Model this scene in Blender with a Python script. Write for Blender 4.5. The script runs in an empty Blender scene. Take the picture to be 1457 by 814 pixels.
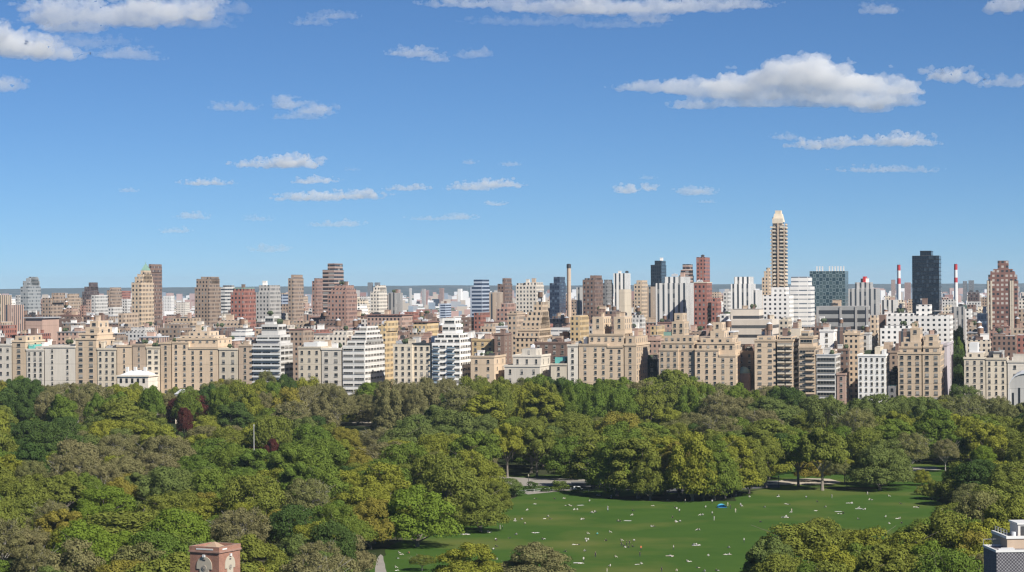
import bpy, bmesh, math, random
import numpy as np
from mathutils import Vector, Matrix, noise

random.seed(7); rng = np.random.default_rng(7)
scn = bpy.context.scene
col = scn.collection
F = 3300.0; CX, CY = 728.5, 407.0; CAMZ = 72.0
PITCH = 2.0/F; ROLL = 0.0062
_f = Vector((0, math.cos(PITCH), math.sin(PITCH)))
_u0 = Vector((0, -math.sin(PITCH), math.cos(PITCH))); _r0 = Vector((1, 0, 0))
_r = _r0*math.cos(ROLL) - _u0*math.sin(ROLL)
_u = _r0*math.sin(ROLL) + _u0*math.cos(ROLL)
CAM = Vector((0, 0, CAMZ))
ROT = math.radians(14.0)
U = Vector((math.cos(ROT), -math.sin(ROT), 0)); V = Vector((math.sin(ROT), math.cos(ROT), 0))
FIFTH = 1286.0

# ---------------------------------------------------------------- camera maths
def P(x, y, D):
    return CAM + (_f + _r*((x-CX)/F) + _u*(-(y-CY)/F))*D
def ground_at(x, y, z=0.0):
    d = _f + _r*((x-CX)/F) + _u*(-(y-CY)/F)
    return CAM + d*((z-CAMZ)/d.z)
def px(w):
    d = Vector(w) - CAM; k = d.dot(_f)
    return CX + F*d.dot(_r)/k, CY - F*d.dot(_u)/k
def depth_of(w): return (Vector(w)-CAM).dot(_f)
def line_depth(x, d):                      # depth of the street line d metres behind the avenue, seen at column x
    return (FIFTH + d/math.cos(ROT))/(1 + math.tan(ROT)*(x-CX)/F)

# ---------------------------------------------------------------- tags
ALL = []
def tag(o, label=None, cat=None, group=None, kind=None):
    if label: o['label'] = label
    if cat: o['category'] = cat
    if group: o['group'] = group
    if kind: o['kind'] = kind
    if label and cat: ALL.append(o)
    return o
def empty(name, loc=(0, 0, 0), rz=0.0):
    o = bpy.data.objects.new(name, None); col.objects.link(o)
    o.location = loc; o.rotation_euler = (0, 0, rz); o.empty_display_size = 1
    return o
def link(name, me, parent=None, loc=None, mats=None):
    o = bpy.data.objects.new(name, me); col.objects.link(o)
    if parent: o.parent = parent
    if loc is not None: o.location = loc
    return o
ORD = ['first', 'second', 'third', 'fourth', 'fifth', 'sixth', 'seventh', 'eighth', 'ninth', 'tenth', 'eleventh',
       'twelfth', 'thirteenth', 'fourteenth', 'fifteenth', 'sixteenth', 'seventeenth', 'eighteenth', 'nineteenth', 'twentieth']
def uniquify():
    by = {}
    for o in ALL: by.setdefault(o['label'], []).append(o)
    for lab, os_ in by.items():
        if len(os_) < 2: continue
        os_.sort(key=lambda o: px(o.location)[0] if o.location.length > 1 else o.get('_x', 0))
        for i, o in enumerate(os_):
            o['label'] = lab + ', ' + (ORD[i] if i < 20 else str(i+1)+'th') + ' from left'
    for o in ALL:
        if '_x' in o: del o['_x']

# ---------------------------------------------------------------- mesh builder
class MB:
    def __init__(s): s.v = []; s.f = []; s.m = []
    def quad(s, a, b, c, d, m=0):
        i = len(s.v); s.v += [a, b, c, d]; s.f.append((i, i+1, i+2, i+3)); s.m.append(m)
    def box(s, x0, x1, y0, y1, z0, z1, m=0, top=True, mt=None):
        i = len(s.v)
        s.v += [(x0,y0,z0),(x1,y0,z0),(x1,y1,z0),(x0,y1,z0),(x0,y0,z1),(x1,y0,z1),(x1,y1,z1),(x0,y1,z1)]
        s.f += [(i,i+1,i+5,i+4),(i+1,i+2,i+6,i+5),(i+2,i+3,i+7,i+6),(i+3,i,i+4,i+7),(i+4,i+5,i+6,i+7),(i+3,i+2,i+1,i)]
        s.m += [m]*4 + [m if mt is None else mt, m]
    def prism(s, pts, z0, z1, m=0, pts2=None):
        n = len(pts); i = len(s.v); pts2 = pts2 or pts
        s.v += [(p[0], p[1], z0) for p in pts] + [(p[0], p[1], z1) for p in pts2]
        for k in range(n):
            s.f.append((i+k, i+(k+1) % n, i+n+(k+1) % n, i+n+k)); s.m.append(m)
        s.f.append(tuple(range(i+n, i+2*n))); s.m.append(m)
        s.f.append(tuple(range(i+n-1, i-1, -1))); s.m.append(m)
    def cyl(s, x, y, r0, r1, z0, z1, n=12, m=0):
        a = [(x+r0*math.cos(2*math.pi*k/n), y+r0*math.sin(2*math.pi*k/n)) for k in range(n)]
        b = [(x+r1*math.cos(2*math.pi*k/n), y+r1*math.sin(2*math.pi*k/n)) for k in range(n)]
        s.prism(a, z0, z1, m, b)
    def tube(s, a, b, r0, r1, n=6, m=0):
        a = Vector(a); b = Vector(b); d = (b-a).normalized()
        t = Vector((0, 0, 1)) if abs(d.z) < .9 else Vector((1, 0, 0))
        e1 = d.cross(t).normalized(); e2 = d.cross(e1)
        i = len(s.v)
        for c, r in ((a, r0), (b, r1)):
            for k in range(n):
                q = 2*math.pi*k/n; w = c + e1*(r*math.cos(q)) + e2*(r*math.sin(q)); s.v.append(tuple(w))
        for k in range(n):
            s.f.append((i+k, i+(k+1) % n, i+n+(k+1) % n, i+n+k)); s.m.append(m)
        s.f.append(tuple(range(i+n, i+2*n))); s.m.append(m)
        s.f.append(tuple(range(i+n-1, i-1, -1))); s.m.append(m)
    def mesh(s, name, mats):
        me = bpy.data.meshes.new(name); me.from_pydata(s.v, [], s.f)
        for m in mats: me.materials.append(m)
        me.polygons.foreach_set('material_index', s.m); me.update()
        bm = bmesh.new(); bm.from_mesh(me); bmesh.ops.recalc_face_normals(bm, faces=bm.faces); bm.to_mesh(me); bm.free()
        return me
    def build(s, name, mats, parent=None, loc=None):
        if not isinstance(mats, (list, tuple)): mats = [mats]
        return link(name, s.mesh(name, mats), parent, loc)

# ---------------------------------------------------------------- materials
def new_mat(name):
    m = bpy.data.materials.new(name); m.use_nodes = True; nt = m.node_tree
    nt.nodes.clear()
    out = nt.nodes.new('ShaderNodeOutputMaterial')
    return m, nt, out
def N(nt, t, **kw):
    n = nt.nodes.new(t)
    for k, v in kw.items():
        if k.startswith('i_'): n.inputs[k[2:].replace('_', ' ')].default_value = v
        else: setattr(n, k, v)
    return n
def L(nt, a, b): nt.links.new(a, b)
def math_(nt, op, a, b=None, c=None):
    n = nt.nodes.new('ShaderNodeMath'); n.operation = op
    for i, x in enumerate((a, b, c)):
        if x is None: continue
        if isinstance(x, (int, float)): n.inputs[i].default_value = x
        else: nt.links.new(x, n.inputs[i])
    return n.outputs[0]
def mixc(nt, f, a, b, mode='MIX'):
    n = nt.nodes.new('ShaderNodeMix'); n.data_type = 'RGBA'; n.blend_type = mode
    for s, x in ((n.inputs[0], f), (n.inputs[6], a), (n.inputs[7], b)):
        if isinstance(x, (int, float)): s.default_value = x
        elif isinstance(x, tuple): s.default_value = (*x[:3], 1)
        else: nt.links.new(x, s)
    return n.outputs[2]
def simple(name, c, rough=.8, var=.15, scale=.15, metal=0.0, objvar=0.0):
    m, nt, out = new_mat(name)
    b = N(nt, 'ShaderNodeBsdfPrincipled'); b.inputs['Roughness'].default_value = rough; b.inputs['Metallic'].default_value = metal
    tc = N(nt, 'ShaderNodeTexCoord'); no = N(nt, 'ShaderNodeTexNoise'); no.inputs['Scale'].default_value = scale; no.inputs['Detail'].default_value = 4
    L(nt, tc.outputs['Object'], no.inputs['Vector'])
    f = math_(nt, 'MULTIPLY_ADD', no.outputs[0], 2*var, 1-var)
    if objvar:
        oi = N(nt, 'ShaderNodeObjectInfo'); g = math_(nt, 'MULTIPLY_ADD', oi.outputs['Random'], 2*objvar, 1-objvar); f = math_(nt, 'MULTIPLY', f, g)
    v = N(nt, 'ShaderNodeVectorMath', operation='SCALE'); v.inputs[0].default_value = c; L(nt, f, v.inputs[3])
    L(nt, v.outputs[0], b.inputs['Base Color']); L(nt, b.outputs[0], out.inputs[0])
    return m
def stained(name, c):
    """plain masonry: broad tone patches, soot streaks running down, courses, and a tone of its own for each wall"""
    m, nt, out = new_mat(name); b = N(nt, 'ShaderNodeBsdfPrincipled'); b.inputs['Roughness'].default_value = .88
    tc = N(nt, 'ShaderNodeTexCoord'); oi = N(nt, 'ShaderNodeObjectInfo'); off = N(nt, 'ShaderNodeVectorMath', operation='ADD'); L(nt, tc.outputs['Object'], off.inputs[0])
    cb = N(nt, 'ShaderNodeCombineXYZ'); L(nt, math_(nt, 'MULTIPLY', oi.outputs['Random'], 900.0), cb.inputs[0]); L(nt, cb.outputs[0], off.inputs[1])
    def nz(sc, det):
        mp = N(nt, 'ShaderNodeMapping'); mp.inputs['Scale'].default_value = sc; L(nt, off.outputs[0], mp.inputs[0])
        n = N(nt, 'ShaderNodeTexNoise'); n.inputs['Scale'].default_value = 1.0; n.inputs['Detail'].default_value = det; n.inputs['Roughness'].default_value = .65; L(nt, mp.outputs[0], n.inputs['Vector']); return n.outputs[0]
    f = math_(nt, 'MULTIPLY', math_(nt, 'MULTIPLY_ADD', nz((.07, .07, .05), 5), .5, .76), math_(nt, 'MULTIPLY_ADD', nz((.9, .9, .06), 3), .32, .84))
    sp = N(nt, 'ShaderNodeSeparateXYZ'); L(nt, tc.outputs['Object'], sp.inputs[0])
    course = math_(nt, 'LESS_THAN', math_(nt, 'FRACT', math_(nt, 'DIVIDE', sp.outputs[2], 9.6)), .045)
    f = math_(nt, 'MULTIPLY', f, math_(nt, 'MULTIPLY_ADD', course, -.18, 1.0))
    f = math_(nt, 'MULTIPLY', f, math_(nt, 'MULTIPLY_ADD', oi.outputs['Random'], .26, .90))
    v = N(nt, 'ShaderNodeVectorMath', operation='SCALE'); v.inputs[0].default_value = c; L(nt, f, v.inputs[3])
    L(nt, v.outputs[0], b.inputs['Base Color']); L(nt, b.outputs[0], out.inputs[0]); return m
def wall(name, c, bay=2.7, floor=3.05, wf=.46, hf=.54, glass=(.022, .027, .036), glass2=(.24, .24, .23), pv=.22, style='punch', band=None, rough=.8, phase=.0, objvar=.12, slab=None):
    """masonry or panel wall with a bay / storey grid of openings, in metres on the building's own axes"""
    m, nt, out = new_mat(name)
    b = N(nt, 'ShaderNodeBsdfPrincipled')
    tc = N(nt, 'ShaderNodeTexCoord'); sp = N(nt, 'ShaderNodeSeparateXYZ'); L(nt, tc.outputs['Object'], sp.inputs[0])
    ns = N(nt, 'ShaderNodeSeparateXYZ'); L(nt, tc.outputs['Normal'], ns.inputs[0])
    ax = math_(nt, 'ABSOLUTE', ns.outputs[0]); side = math_(nt, 'GREATER_THAN', ax, .5)
    n1 = N(nt, 'ShaderNodeMix'); L(nt, side, n1.inputs[0]); L(nt, sp.outputs[0], n1.inputs[2]); L(nt, sp.outputs[1], n1.inputs[3])
    u = math_(nt, 'DIVIDE', n1.outputs[0], bay); w = math_(nt, 'DIVIDE', sp.outputs[2], floor)
    fu = math_(nt, 'FRACT', u); fw = math_(nt, 'FRACT', w)
    mu = math_(nt, 'LESS_THAN', math_(nt, 'ABSOLUTE', math_(nt, 'SUBTRACT', fu, .5)), wf/2)
    mw = math_(nt, 'LESS_THAN', math_(nt, 'ABSOLUTE', math_(nt, 'SUBTRACT', fw, .5)), hf/2)
    if style == 'ribbon': mu = math_(nt, 'LESS_THAN', math_(nt, 'ABSOLUTE', math_(nt, 'SUBTRACT', fu, .5)), .47)
    if style == 'vert': mw = math_(nt, 'LESS_THAN', math_(nt, 'ABSOLUTE', math_(nt, 'SUBTRACT', fw, .5)), .5)
    up = math_(nt, 'LESS_THAN', math_(nt, 'ABSOLUTE', ns.outputs[2]), .5)
    mask = math_(nt, 'MULTIPLY', math_(nt, 'MULTIPLY', mu, mw), up)
    if style == 'checker':
        par = math_(nt, 'MODULO', math_(nt, 'ADD', math_(nt, 'FLOOR', u), math_(nt, 'FLOOR', w)), 2)
        mask = math_(nt, 'MULTIPLY', math_(nt, 'MAXIMUM', mask, par), up)
    cid = N(nt, 'ShaderNodeCombineXYZ'); L(nt, math_(nt, 'FLOOR', u), cid.inputs[0]); L(nt, math_(nt, 'FLOOR', w), cid.inputs[1]); L(nt, side, cid.inputs[2])
    wn = N(nt, 'ShaderNodeTexWhiteNoise', noise_dimensions='3D'); L(nt, cid.outputs[0], wn.inputs[0])
    r = wn.outputs[0]
    g = mixc(nt, math_(nt, 'LESS_THAN', r, pv), glass, glass2)
    no = N(nt, 'ShaderNodeTexNoise'); no.inputs['Scale'].default_value = .09; no.inputs['Detail'].default_value = 5; no.inputs['Roughness'].default_value = .65
    mp = N(nt, 'ShaderNodeMapping'); mp.inputs['Scale'].default_value = (1, 1, .35); L(nt, tc.outputs['Object'], mp.inputs[0]); L(nt, mp.outputs[0], no.inputs['Vector'])
    oi = N(nt, 'ShaderNodeObjectInfo')
    f = math_(nt, 'MULTIPLY', math_(nt, 'MULTIPLY_ADD', no.outputs[0], .5, .75), math_(nt, 'MULTIPLY_ADD', oi.outputs['Random'], 2*objvar, 1-objvar))
    wc = N(nt, 'ShaderNodeVectorMath', operation='SCALE'); wc.inputs[0].default_value = c; L(nt, f, wc.inputs[3])
    cc = wc.outputs[0]
    if slab:   # pale floor edges between storeys
        ms = math_(nt, 'LESS_THAN', fw, .16); cc = mixc(nt, math_(nt, 'MULTIPLY', ms, up), cc, slab)
    cc = mixc(nt, mask, cc, g)
    L(nt, cc, b.inputs['Base Color'])
    ro = N(nt, 'ShaderNodeMix'); L(nt, mask, ro.inputs[0]); ro.inputs[2].default_value = rough; ro.inputs[3].default_value = .12; L(nt, ro.outputs[0], b.inputs['Roughness'])
    bp = N(nt, 'ShaderNodeBump'); bp.inputs['Strength'].default_value = .6; bp.inputs['Distance'].default_value = .25
    L(nt, math_(nt, 'SUBTRACT', 1, mask), bp.inputs['Height']); L(nt, bp.outputs[0], b.inputs['Normal'])
    L(nt, b.outputs[0], out.inputs[0])
    return m
C = dict(
 cream=(.66,.585,.475), pale=(.68,.63,.56), beige=(.60,.475,.35), tan=(.49,.385,.295), dtan=(.34,.26,.205), yellow=(.62,.47,.27),
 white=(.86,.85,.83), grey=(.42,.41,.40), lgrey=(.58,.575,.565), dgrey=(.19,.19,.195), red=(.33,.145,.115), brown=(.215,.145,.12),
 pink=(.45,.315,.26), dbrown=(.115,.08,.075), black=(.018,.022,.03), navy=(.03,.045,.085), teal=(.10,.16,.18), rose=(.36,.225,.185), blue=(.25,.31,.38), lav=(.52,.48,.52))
for _k in C:
    if _k not in ('black','navy','dbrown'): C[_k] = tuple(v*f for v, f in zip(C[_k], (.97, .94, .90)))
WM = {}
for k, c in C.items():
    WM[k] = wall('wall_'+k, c)                                     # punched openings
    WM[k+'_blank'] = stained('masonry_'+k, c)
for k in ('white','cream','beige','brown','tan','grey','lgrey','pink','red','pale','blue','navy'):
    WM[k+'_ribbon'] = wall('ribbon_'+k, C[k], style='ribbon', bay=6, hf=.42, pv=.12)
for k in ('white','lgrey','tan','pink','brown','navy','grey'):
    WM[k+'_vert'] = wall('vertical_'+k, C[k], style='vert', bay=3.6, wf=.4, pv=.1, glass=(.06,.07,.085))
WM['beige_balc'] = wall('balcony_beige', C['tan'], style='ribbon', bay=7, hf=.5, slab=(.75,.66,.54), pv=.2)
WM['brown_balc'] = wall('balcony_brown', (.24,.15,.12), style='ribbon', bay=5, hf=.45, slab=(.58,.48,.42), pv=.2)
WM['black_glass'] = wall('glass_black', (.012,.016,.024), wf=.8, hf=.75, bay=1.8, glass=(.010,.016,.028), glass2=(.035,.05,.07), pv=.15, rough=.3)
WM['navy_glass'] = wall('glass_navy', (.035,.05,.085), wf=.75, hf=.6, bay=2.2, glass=(.02,.03,.06), glass2=(.10,.14,.2), pv=.25, rough=.3)
WM['teal_check'] = wall('panel_teal', (.15,.20,.215), style='checker', wf=.5, hf=.55, bay=2.6, floor=2.9, glass=(.03,.06,.075), glass2=(.07,.11,.12), pv=.4, rough=.4)
WM['blue_ribbon'] = wall('ribbon_bluegrey', (.42,.47,.55), style='ribbon', bay=40, hf=.55, glass=(.03,.05,.1), glass2=(.06,.08,.13), pv=.3)
WM['grey_wide'] = wall('ribbon_wide_grey', (.36,.355,.34), style='ribbon', bay=16, floor=5.2, hf=.5, glass=(.05,.05,.055), glass2=(.12,.12,.12), pv=.3)
WM['cream_wide'] = wall('ribbon_wide_cream', (.62,.54,.45), style='ribbon', bay=60, floor=5.6, hf=.34, glass=(.06,.06,.065), glass2=(.1,.1,.1), pv=.3)
WM['lav_blank'] = simple('masonry_lavender', C['lav'], .8, .1, .1)
GREEN_COPPER = simple('green_copper', (.22,.36,.29), .6, .2, .3)
PALE_GREEN = simple('pale_green_roof', (.45,.62,.50), .6, .15, .3)
TEAL = simple('teal_sheet', (.16,.52,.46), .6, .1, .3)
WM['white_ribbon'] = wall('ribbon_white_fine', C['white'], style='ribbon', bay=6, hf=.30, pv=.3, glass=(.16,.18,.21), glass2=(.4,.4,.4))
WM['grey_glass'] = wall('glass_grey', (.30,.31,.31), wf=.62, hf=.5, bay=2.6, glass=(.07,.085,.10), glass2=(.30,.32,.33), pv=.4)
WM['red_cream'] = wall('wall_red_creamwin', (.24,.125,.10), wf=.55, hf=.5, bay=2.9, glass=(.05,.05,.055), glass2=(.55,.49,.43), pv=.5)
WM['white'] = wall('wall_white_pierced', C['white'], wf=.42, hf=.48, bay=3.4, pv=.1)
WM['brown_win'] = wall('wall_brown_whitewin', C['brown'], wf=.4, hf=.4, bay=3.4, glass2=(.5,.47,.43), pv=.3)
ROOF = simple('roof_gravel', (.34,.32,.31), .9, .3, .3, objvar=.5)
ROOFRED = simple('roof_brownred', (.20,.11,.09), .9, .3, .3, objvar=.3)
METAL = simple('roof_metal', (.55,.55,.56), .45, .2, .6, objvar=.4)
DARK = simple('dark_steel', (.05,.05,.055), .6, .2, .6)
WOODT = simple('tank_wood', (.20,.12,.08), .85, .25, .8, objvar=.3)
WHITE = simple('white_paint', (.70,.69,.67), .6, .08, .5)
PLANT = simple('roof_planting', (.05,.07,.03), .8, .4, .5)
STACKRED = simple('stack_red', (.48,.03,.035), .6, .1, .1)
GLASS = simple('window_glass', (.022,.026,.032), .12, .5, .4, objvar=.7)
BLIND = simple('window_blind', (.30,.28,.25), .6, .15, .5, objvar=.35)
FRAME = simple('window_frame', (.36,.33,.29), .6, .1, .5)
BALC = simple('balcony_glass', (.22,.30,.36), .25, .2, .5, objvar=.2)
SHADE = simple('dark_masonry', (.035,.035,.045), .8, .2, .2)
# ---------------------------------------------------------------- windows and roof furniture (shared meshes)
_wm = {}
def window_mesh(w, h, kind):
    key = (round(w, 1), round(h, 1), kind)
    if key in _wm: return _wm[key]
    m = MB(); w, h = key[0], key[1]
    f = .09
    m.box(-w/2+f, w/2-f, -.10, .02, -h/2+f, h/2-f, 0)
    m.box(-w/2, w/2, -.16, .02, -h/2, -h/2+f, 1); m.box(-w/2-.12, w/2+.12, -.30, .02, -h/2-.16, -h/2-.002, 1)
    m.box(-w/2, -w/2+f, -.16, .02, -h/2+f+.002, h/2, 1); m.box(w/2-f, w/2, -.16, .02, -h/2+f+.002, h/2, 1)
    m.box(-w/2+f+.002, w/2-f-.002, -.16, .02, h/2-f, h/2, 1)
    if w > 2.2:
        k = int(w/1.4)
        for i in range(1, k): m.box(-w/2+w*i/k-.04, -w/2+w*i/k+.04, -.13, .0, -h/2+f+.003, h/2-f-.003, 1)
    else: m.box(-w/2+f+.003, w/2-f-.003, -.13, .0, -.035, .035, 1)
    if kind == 1: m.box(-w/2+f+.004, w/2-f-.004, -.12, .0, .04, h/2-f-.004, 2)
    if kind == 2: m.box(-w/2+f+.004, w/2-f-.004, -.12, .0, -h*.28, h/2-f-.004, 2)
    _wm[key] = m.mesh('window', [GLASS, FRAME, BLIND]); return _wm[key]
def put_window(root, x, y, z, w, h, side):
    r = random.random(); kind = 0 if r < .62 else (1 if r < .85 else 2)
    o = link('window', window_mesh(w, h, kind), root, (x, y, z))
    if side: o.rotation_euler = (0, 0, math.pi/2)
    return o
_tank = {}
def tank_mesh():
    if 'm' not in _tank:
        m = MB()
        for sx in (-1, 1):
            for sy in (-1, 1): m.tube((sx*1.3, sy*1.3, 0), (sx*1.2, sy*1.2, 3.2), .14, .14, 5, 1)
        m.box(-1.7, 1.7, -1.7, 1.7, 3.2, 3.45, 1)
        m.cyl(0, 0, 1.9, 1.8, 3.46, 7.2, 14, 0); m.cyl(0, 0, 2.0, .1, 7.21, 8.6, 14, 2)
        _tank['m'] = m.mesh('water_tank', [WOODT, DARK, METAL])
    return _tank['m']
def add_tank(root, x, y, z, s=1.0):
    o = link('water_tank', tank_mesh(), root, (x, y, z)); o.scale = (s, s, s); return o

# ---------------------------------------------------------------- building
FOOT = []      # footprints in avenue coordinates (u0,u1,v0,v1)
def uv(w): w = Vector(w); return w.dot(U), w.dot(V)
def building(label, name, x0, x1, yt, d, mat, tiers=(), dep=26, tot=None, win=None, bay=3.3, fl=3.2, ww=1.45, wh=1.9, cornice=True,
             tank=0, clutter=2, group=None, roofm=None, capf=None, cat='building', ww_side=True, zfrom=8.0, roundtop=False, capf_plain=False):
    if tot is None: tot = d > 0
    D = line_depth(x0, d)
    P0 = P(x0, CY, D); P0.z = 0
    ctop = P(x0, yt, D).z
    def edge(W):
        a = px(P0 + U*W + Vector((0, 0, ctop)))[0]
        return max(a, px(P0 + U*W + V*dep + Vector((0, 0, ctop)))[0]) if tot else a
    lo, hi = .5, 400.0
    for _ in range(40):
        mid = (lo+hi)/2
        if edge(mid) < x1: lo = mid
        else: hi = mid
    W = max(lo, 4.0)
    ppm = F/D
    root = empty(name, P0, -ROT)
    tag(root, label, cat, group or 'buildings across the park')
    fx = px(P0 + U*W + Vector((0, 0, ctop)))[0]
    def lx(x): return (x-x0)/(fx-x0)*W
    u0, v0 = uv(P0); FOOT.append((u0, u0+W, v0, v0+dep))
    wm = WM[mat]
    boxes = [(0, W, 0, dep, 0, ctop)]; nseg = 1
    rs = random.Random(int(x0*7+yt*3))
    if win == 'punch' and W > 17 and mat in ('beige_blank', 'cream_blank', 'tan_blank') and not capf_plain:
        nseg = max(2, min(5, int(W/8))); cuts = sorted([0, W] + [W*(i+rs.uniform(-.22, .22))/nseg for i in range(1, nseg)]); boxes = []
        for i in range(nseg):
            hi = rs.choice([0, 0, 0, -3.2, -1.2]); off = rs.choice([0, 0, .9, 1.6]) if 0 < i < nseg-1 or nseg == 2 and i else 0
            boxes.append((cuts[i], cuts[i+1], off, dep, 0, ctop+(hi if i != 0 else 0)))
        boxes[0] = boxes[0][:5] + (ctop,)
    zprev = ctop
    inset = 0
    for t in tiers:
        xa, xb, ty = t[:3]; ins = t[3] if len(t) > 3 else inset+2.2
        z = P(x0, ty, D).z
        zb = t[4] if len(t) > 4 else None
        xa_, xb_ = max(lx(xa), 0.25), min(lx(xb), W-.25)
        if xb_ - xa_ < 2: xb_ = xa_ + 2
        y1_ = max(dep-ins*.7, ins+3)
        base = zprev if zb is None else P(x0, zb, D).z
        boxes.append((xa_, xb_, ins, y1_, base, z)); 
        if zb is None: zprev = z; inset = ins
    mbx = MB()
    for i, (a, b, c_, e, z0, z1) in enumerate(boxes):
        mbx.box(a, b, c_, e, z0 - (4.0 if i >= nseg else 0), z1)
    mbx.build('wall', wm, root)
    # roofs with parapets
    rf = MB()
    for (a, b, c_, e, z0, z1) in boxes:
        rf.box(a+.35, b-.35, c_+.35, e-.35, z1, z1+.06, 0)
    roof_o = rf.build('roof', roofm or ROOF, root)
    if cornice:
        cm = MB()
        for (a, b, c_, e, z0, z1) in boxes[:nseg + (len(boxes) > nseg+1)]:
            g_ = .35 if nseg == 1 else .0
            for (p, q, r_, s_) in ((a-g_, b+g_, c_-.35, c_+.25), (b-.25, b+g_, c_+.252, e+.2), (a-g_, a+.25, c_+.252, e+.2)):
                cm.box(p, q, r_, s_, z1-.35, z1+.75)
        base = mat.split('_')[0]
        cm.build('cornice', WM[base+'_blank'] if base+'_blank' in WM else wm, root)
    if win:
        wins = []
        for bi, (a, b, c_, e, z0, z1) in enumerate(boxes):
            if bi < nseg and nseg > 1 and b-a < 2.5: continue
            hh = z1 - max(z0, zfrom); nf = int((hh - .4)/fl); wh_ = wh; fl_ = fl
            if nf == 0 and bi and hh > 1.9: nf = 1; fl_ = hh - .5; wh_ = min(wh, hh - 1.0)
            for k in range(nf):
                z = z1 - .5 - fl_*(k+.5)
                if win == 'punch':
                    nb = max(1, int((b-a-.8)/bay))
                    for j in range(nb):
                        x = a + (b-a)*(j+.5)/nb
                        wins.append((x, c_, z, min(ww, (b-a)/nb-.4), wh_, False))
                    if ww_side and (bi >= nseg or bi == nseg-1):
                        ns = max(1, int((e-c_-.8)/(bay*1.5)))
                        for j in range(ns): wins.append((b, c_+(e-c_)*(j+.5)/ns, z, ww, wh_, True))
                elif win == 'ribbon':
                    nb = max(1, int((b-a)/bay))
                    for j in range(nb): wins.append((a+(b-a)*(j+.5)/nb, c_, z, (b-a)/nb-.9, wh_, False))
                    ns = max(1, int((e-c_)/bay))
                    for j in range(ns): wins.append((b, c_+(e-c_)*(j+.5)/ns, z, (e-c_)/ns-1.2, wh_, True))
        wins.sort(key=lambda t: (t[5], -t[2]))
        main = wins[:100]; rest = wins[100:]
        for t in main: put_window(root, *t)
        if rest:
            m = MB()
            for (x, y, z, w, h, s) in rest:
                if s: m.box(x-.02, x+.10, y-w/2, y+w/2, z-h/2, z+h/2, 0); m.box(x-.02, x+.3, y-w/2-.1, y+w/2+.1, z-h/2-.16, z-h/2-.002, 1)
                else: m.box(x-w/2, x+w/2, y-.10, y+.02, z-h/2, z+h/2, 0); m.box(x-w/2-.1, x+w/2+.1, y-.3, y+.02, z-h/2-.16, z-h/2-.002, 1)
            o = m.build('window', [GLASS, FRAME], root); o['kind'] = 'stuff'
    # roof furniture
    rr = random.Random(hash((x0, yt, d)) & 0xffff) if False else random.Random(int(x0*13+yt*7+d))
    if win: clutter = int(clutter*1.6)+2
    tops = [boxes[0]] if len(boxes) == 1 else boxes
    for k in range(clutter):
        a, b, c_, e, z0, z1 = rr.choice(tops)
        if b-a < 5 or e-c_ < 6: continue
        w = rr.uniform(1.6, min(6, (b-a)*.4)); q = rr.uniform(2, 5); h = rr.uniform(1.5, 4.2)
        x = rr.uniform(a+.6, b-.6-w); y = rr.uniform(c_+1, max(c_+1.1, e-1-q))
        if any(x < B[1]+.3 and x+w > B[0]-.3 and y < B[3] and y+q > B[2] and B[5] > z1+.1 for B in boxes): continue
        m = MB()
        r = rr.random()
        if r < .6:
            m.box(x, x+w, y, y+q, z1+.06, z1+h); m.box(x-.15, x+w+.15, y-.15, y+q+.15, z1+h+.002, z1+h+.3)
            base = mat.split('_')[0]; m.build('bulkhead', [rr.choice([WM.get(base+'_blank', wm), WM['white_blank'], WM['pink_blank'], WM['tan_blank'], WM['brown_blank'], WM['lgrey_blank']])], roof_o)
        elif r < .85:
            m.box(x, x+w, y, y+q*.6, z1+.4, z1+1.9); m.cyl(x+w/2, y+q*.3, .7, .7, z1+1.91, z1+2.3, 10); m.build('cooling_unit', rr.choice([METAL, DARK]), roof_o)
        else:
            for kk in range(5): 
                xx = x+w*rr.random(); yy = y+q*rr.random(); r1 = rr.uniform(.7, 1.5)
                m.cyl(xx, yy, .25, .25, z1+.06, z1+1, 5); m.cyl(xx, yy, r1*.6, r1, z1+.8, z1+1.6, 8); m.cyl(xx, yy, r1, r1*.3, z1+1.6, z1+3, 8)
            m.build('roof_shrub', PLANT, roof_o)
    for k in range(tank):
        a, b, c_, e, z0, z1 = tops[-1]
        if b-a > 4.4: add_tank(roof_o, rr.uniform(a+2.1, b-2.1), c_+rr.uniform(2.4, max(2.5, (e-c_)*.6)), z1+.06, rr.uniform(.65, .95))
    if capf: capf(root, boxes, lambda y: P(x0, y, D).z, lx)
    return root

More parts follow.
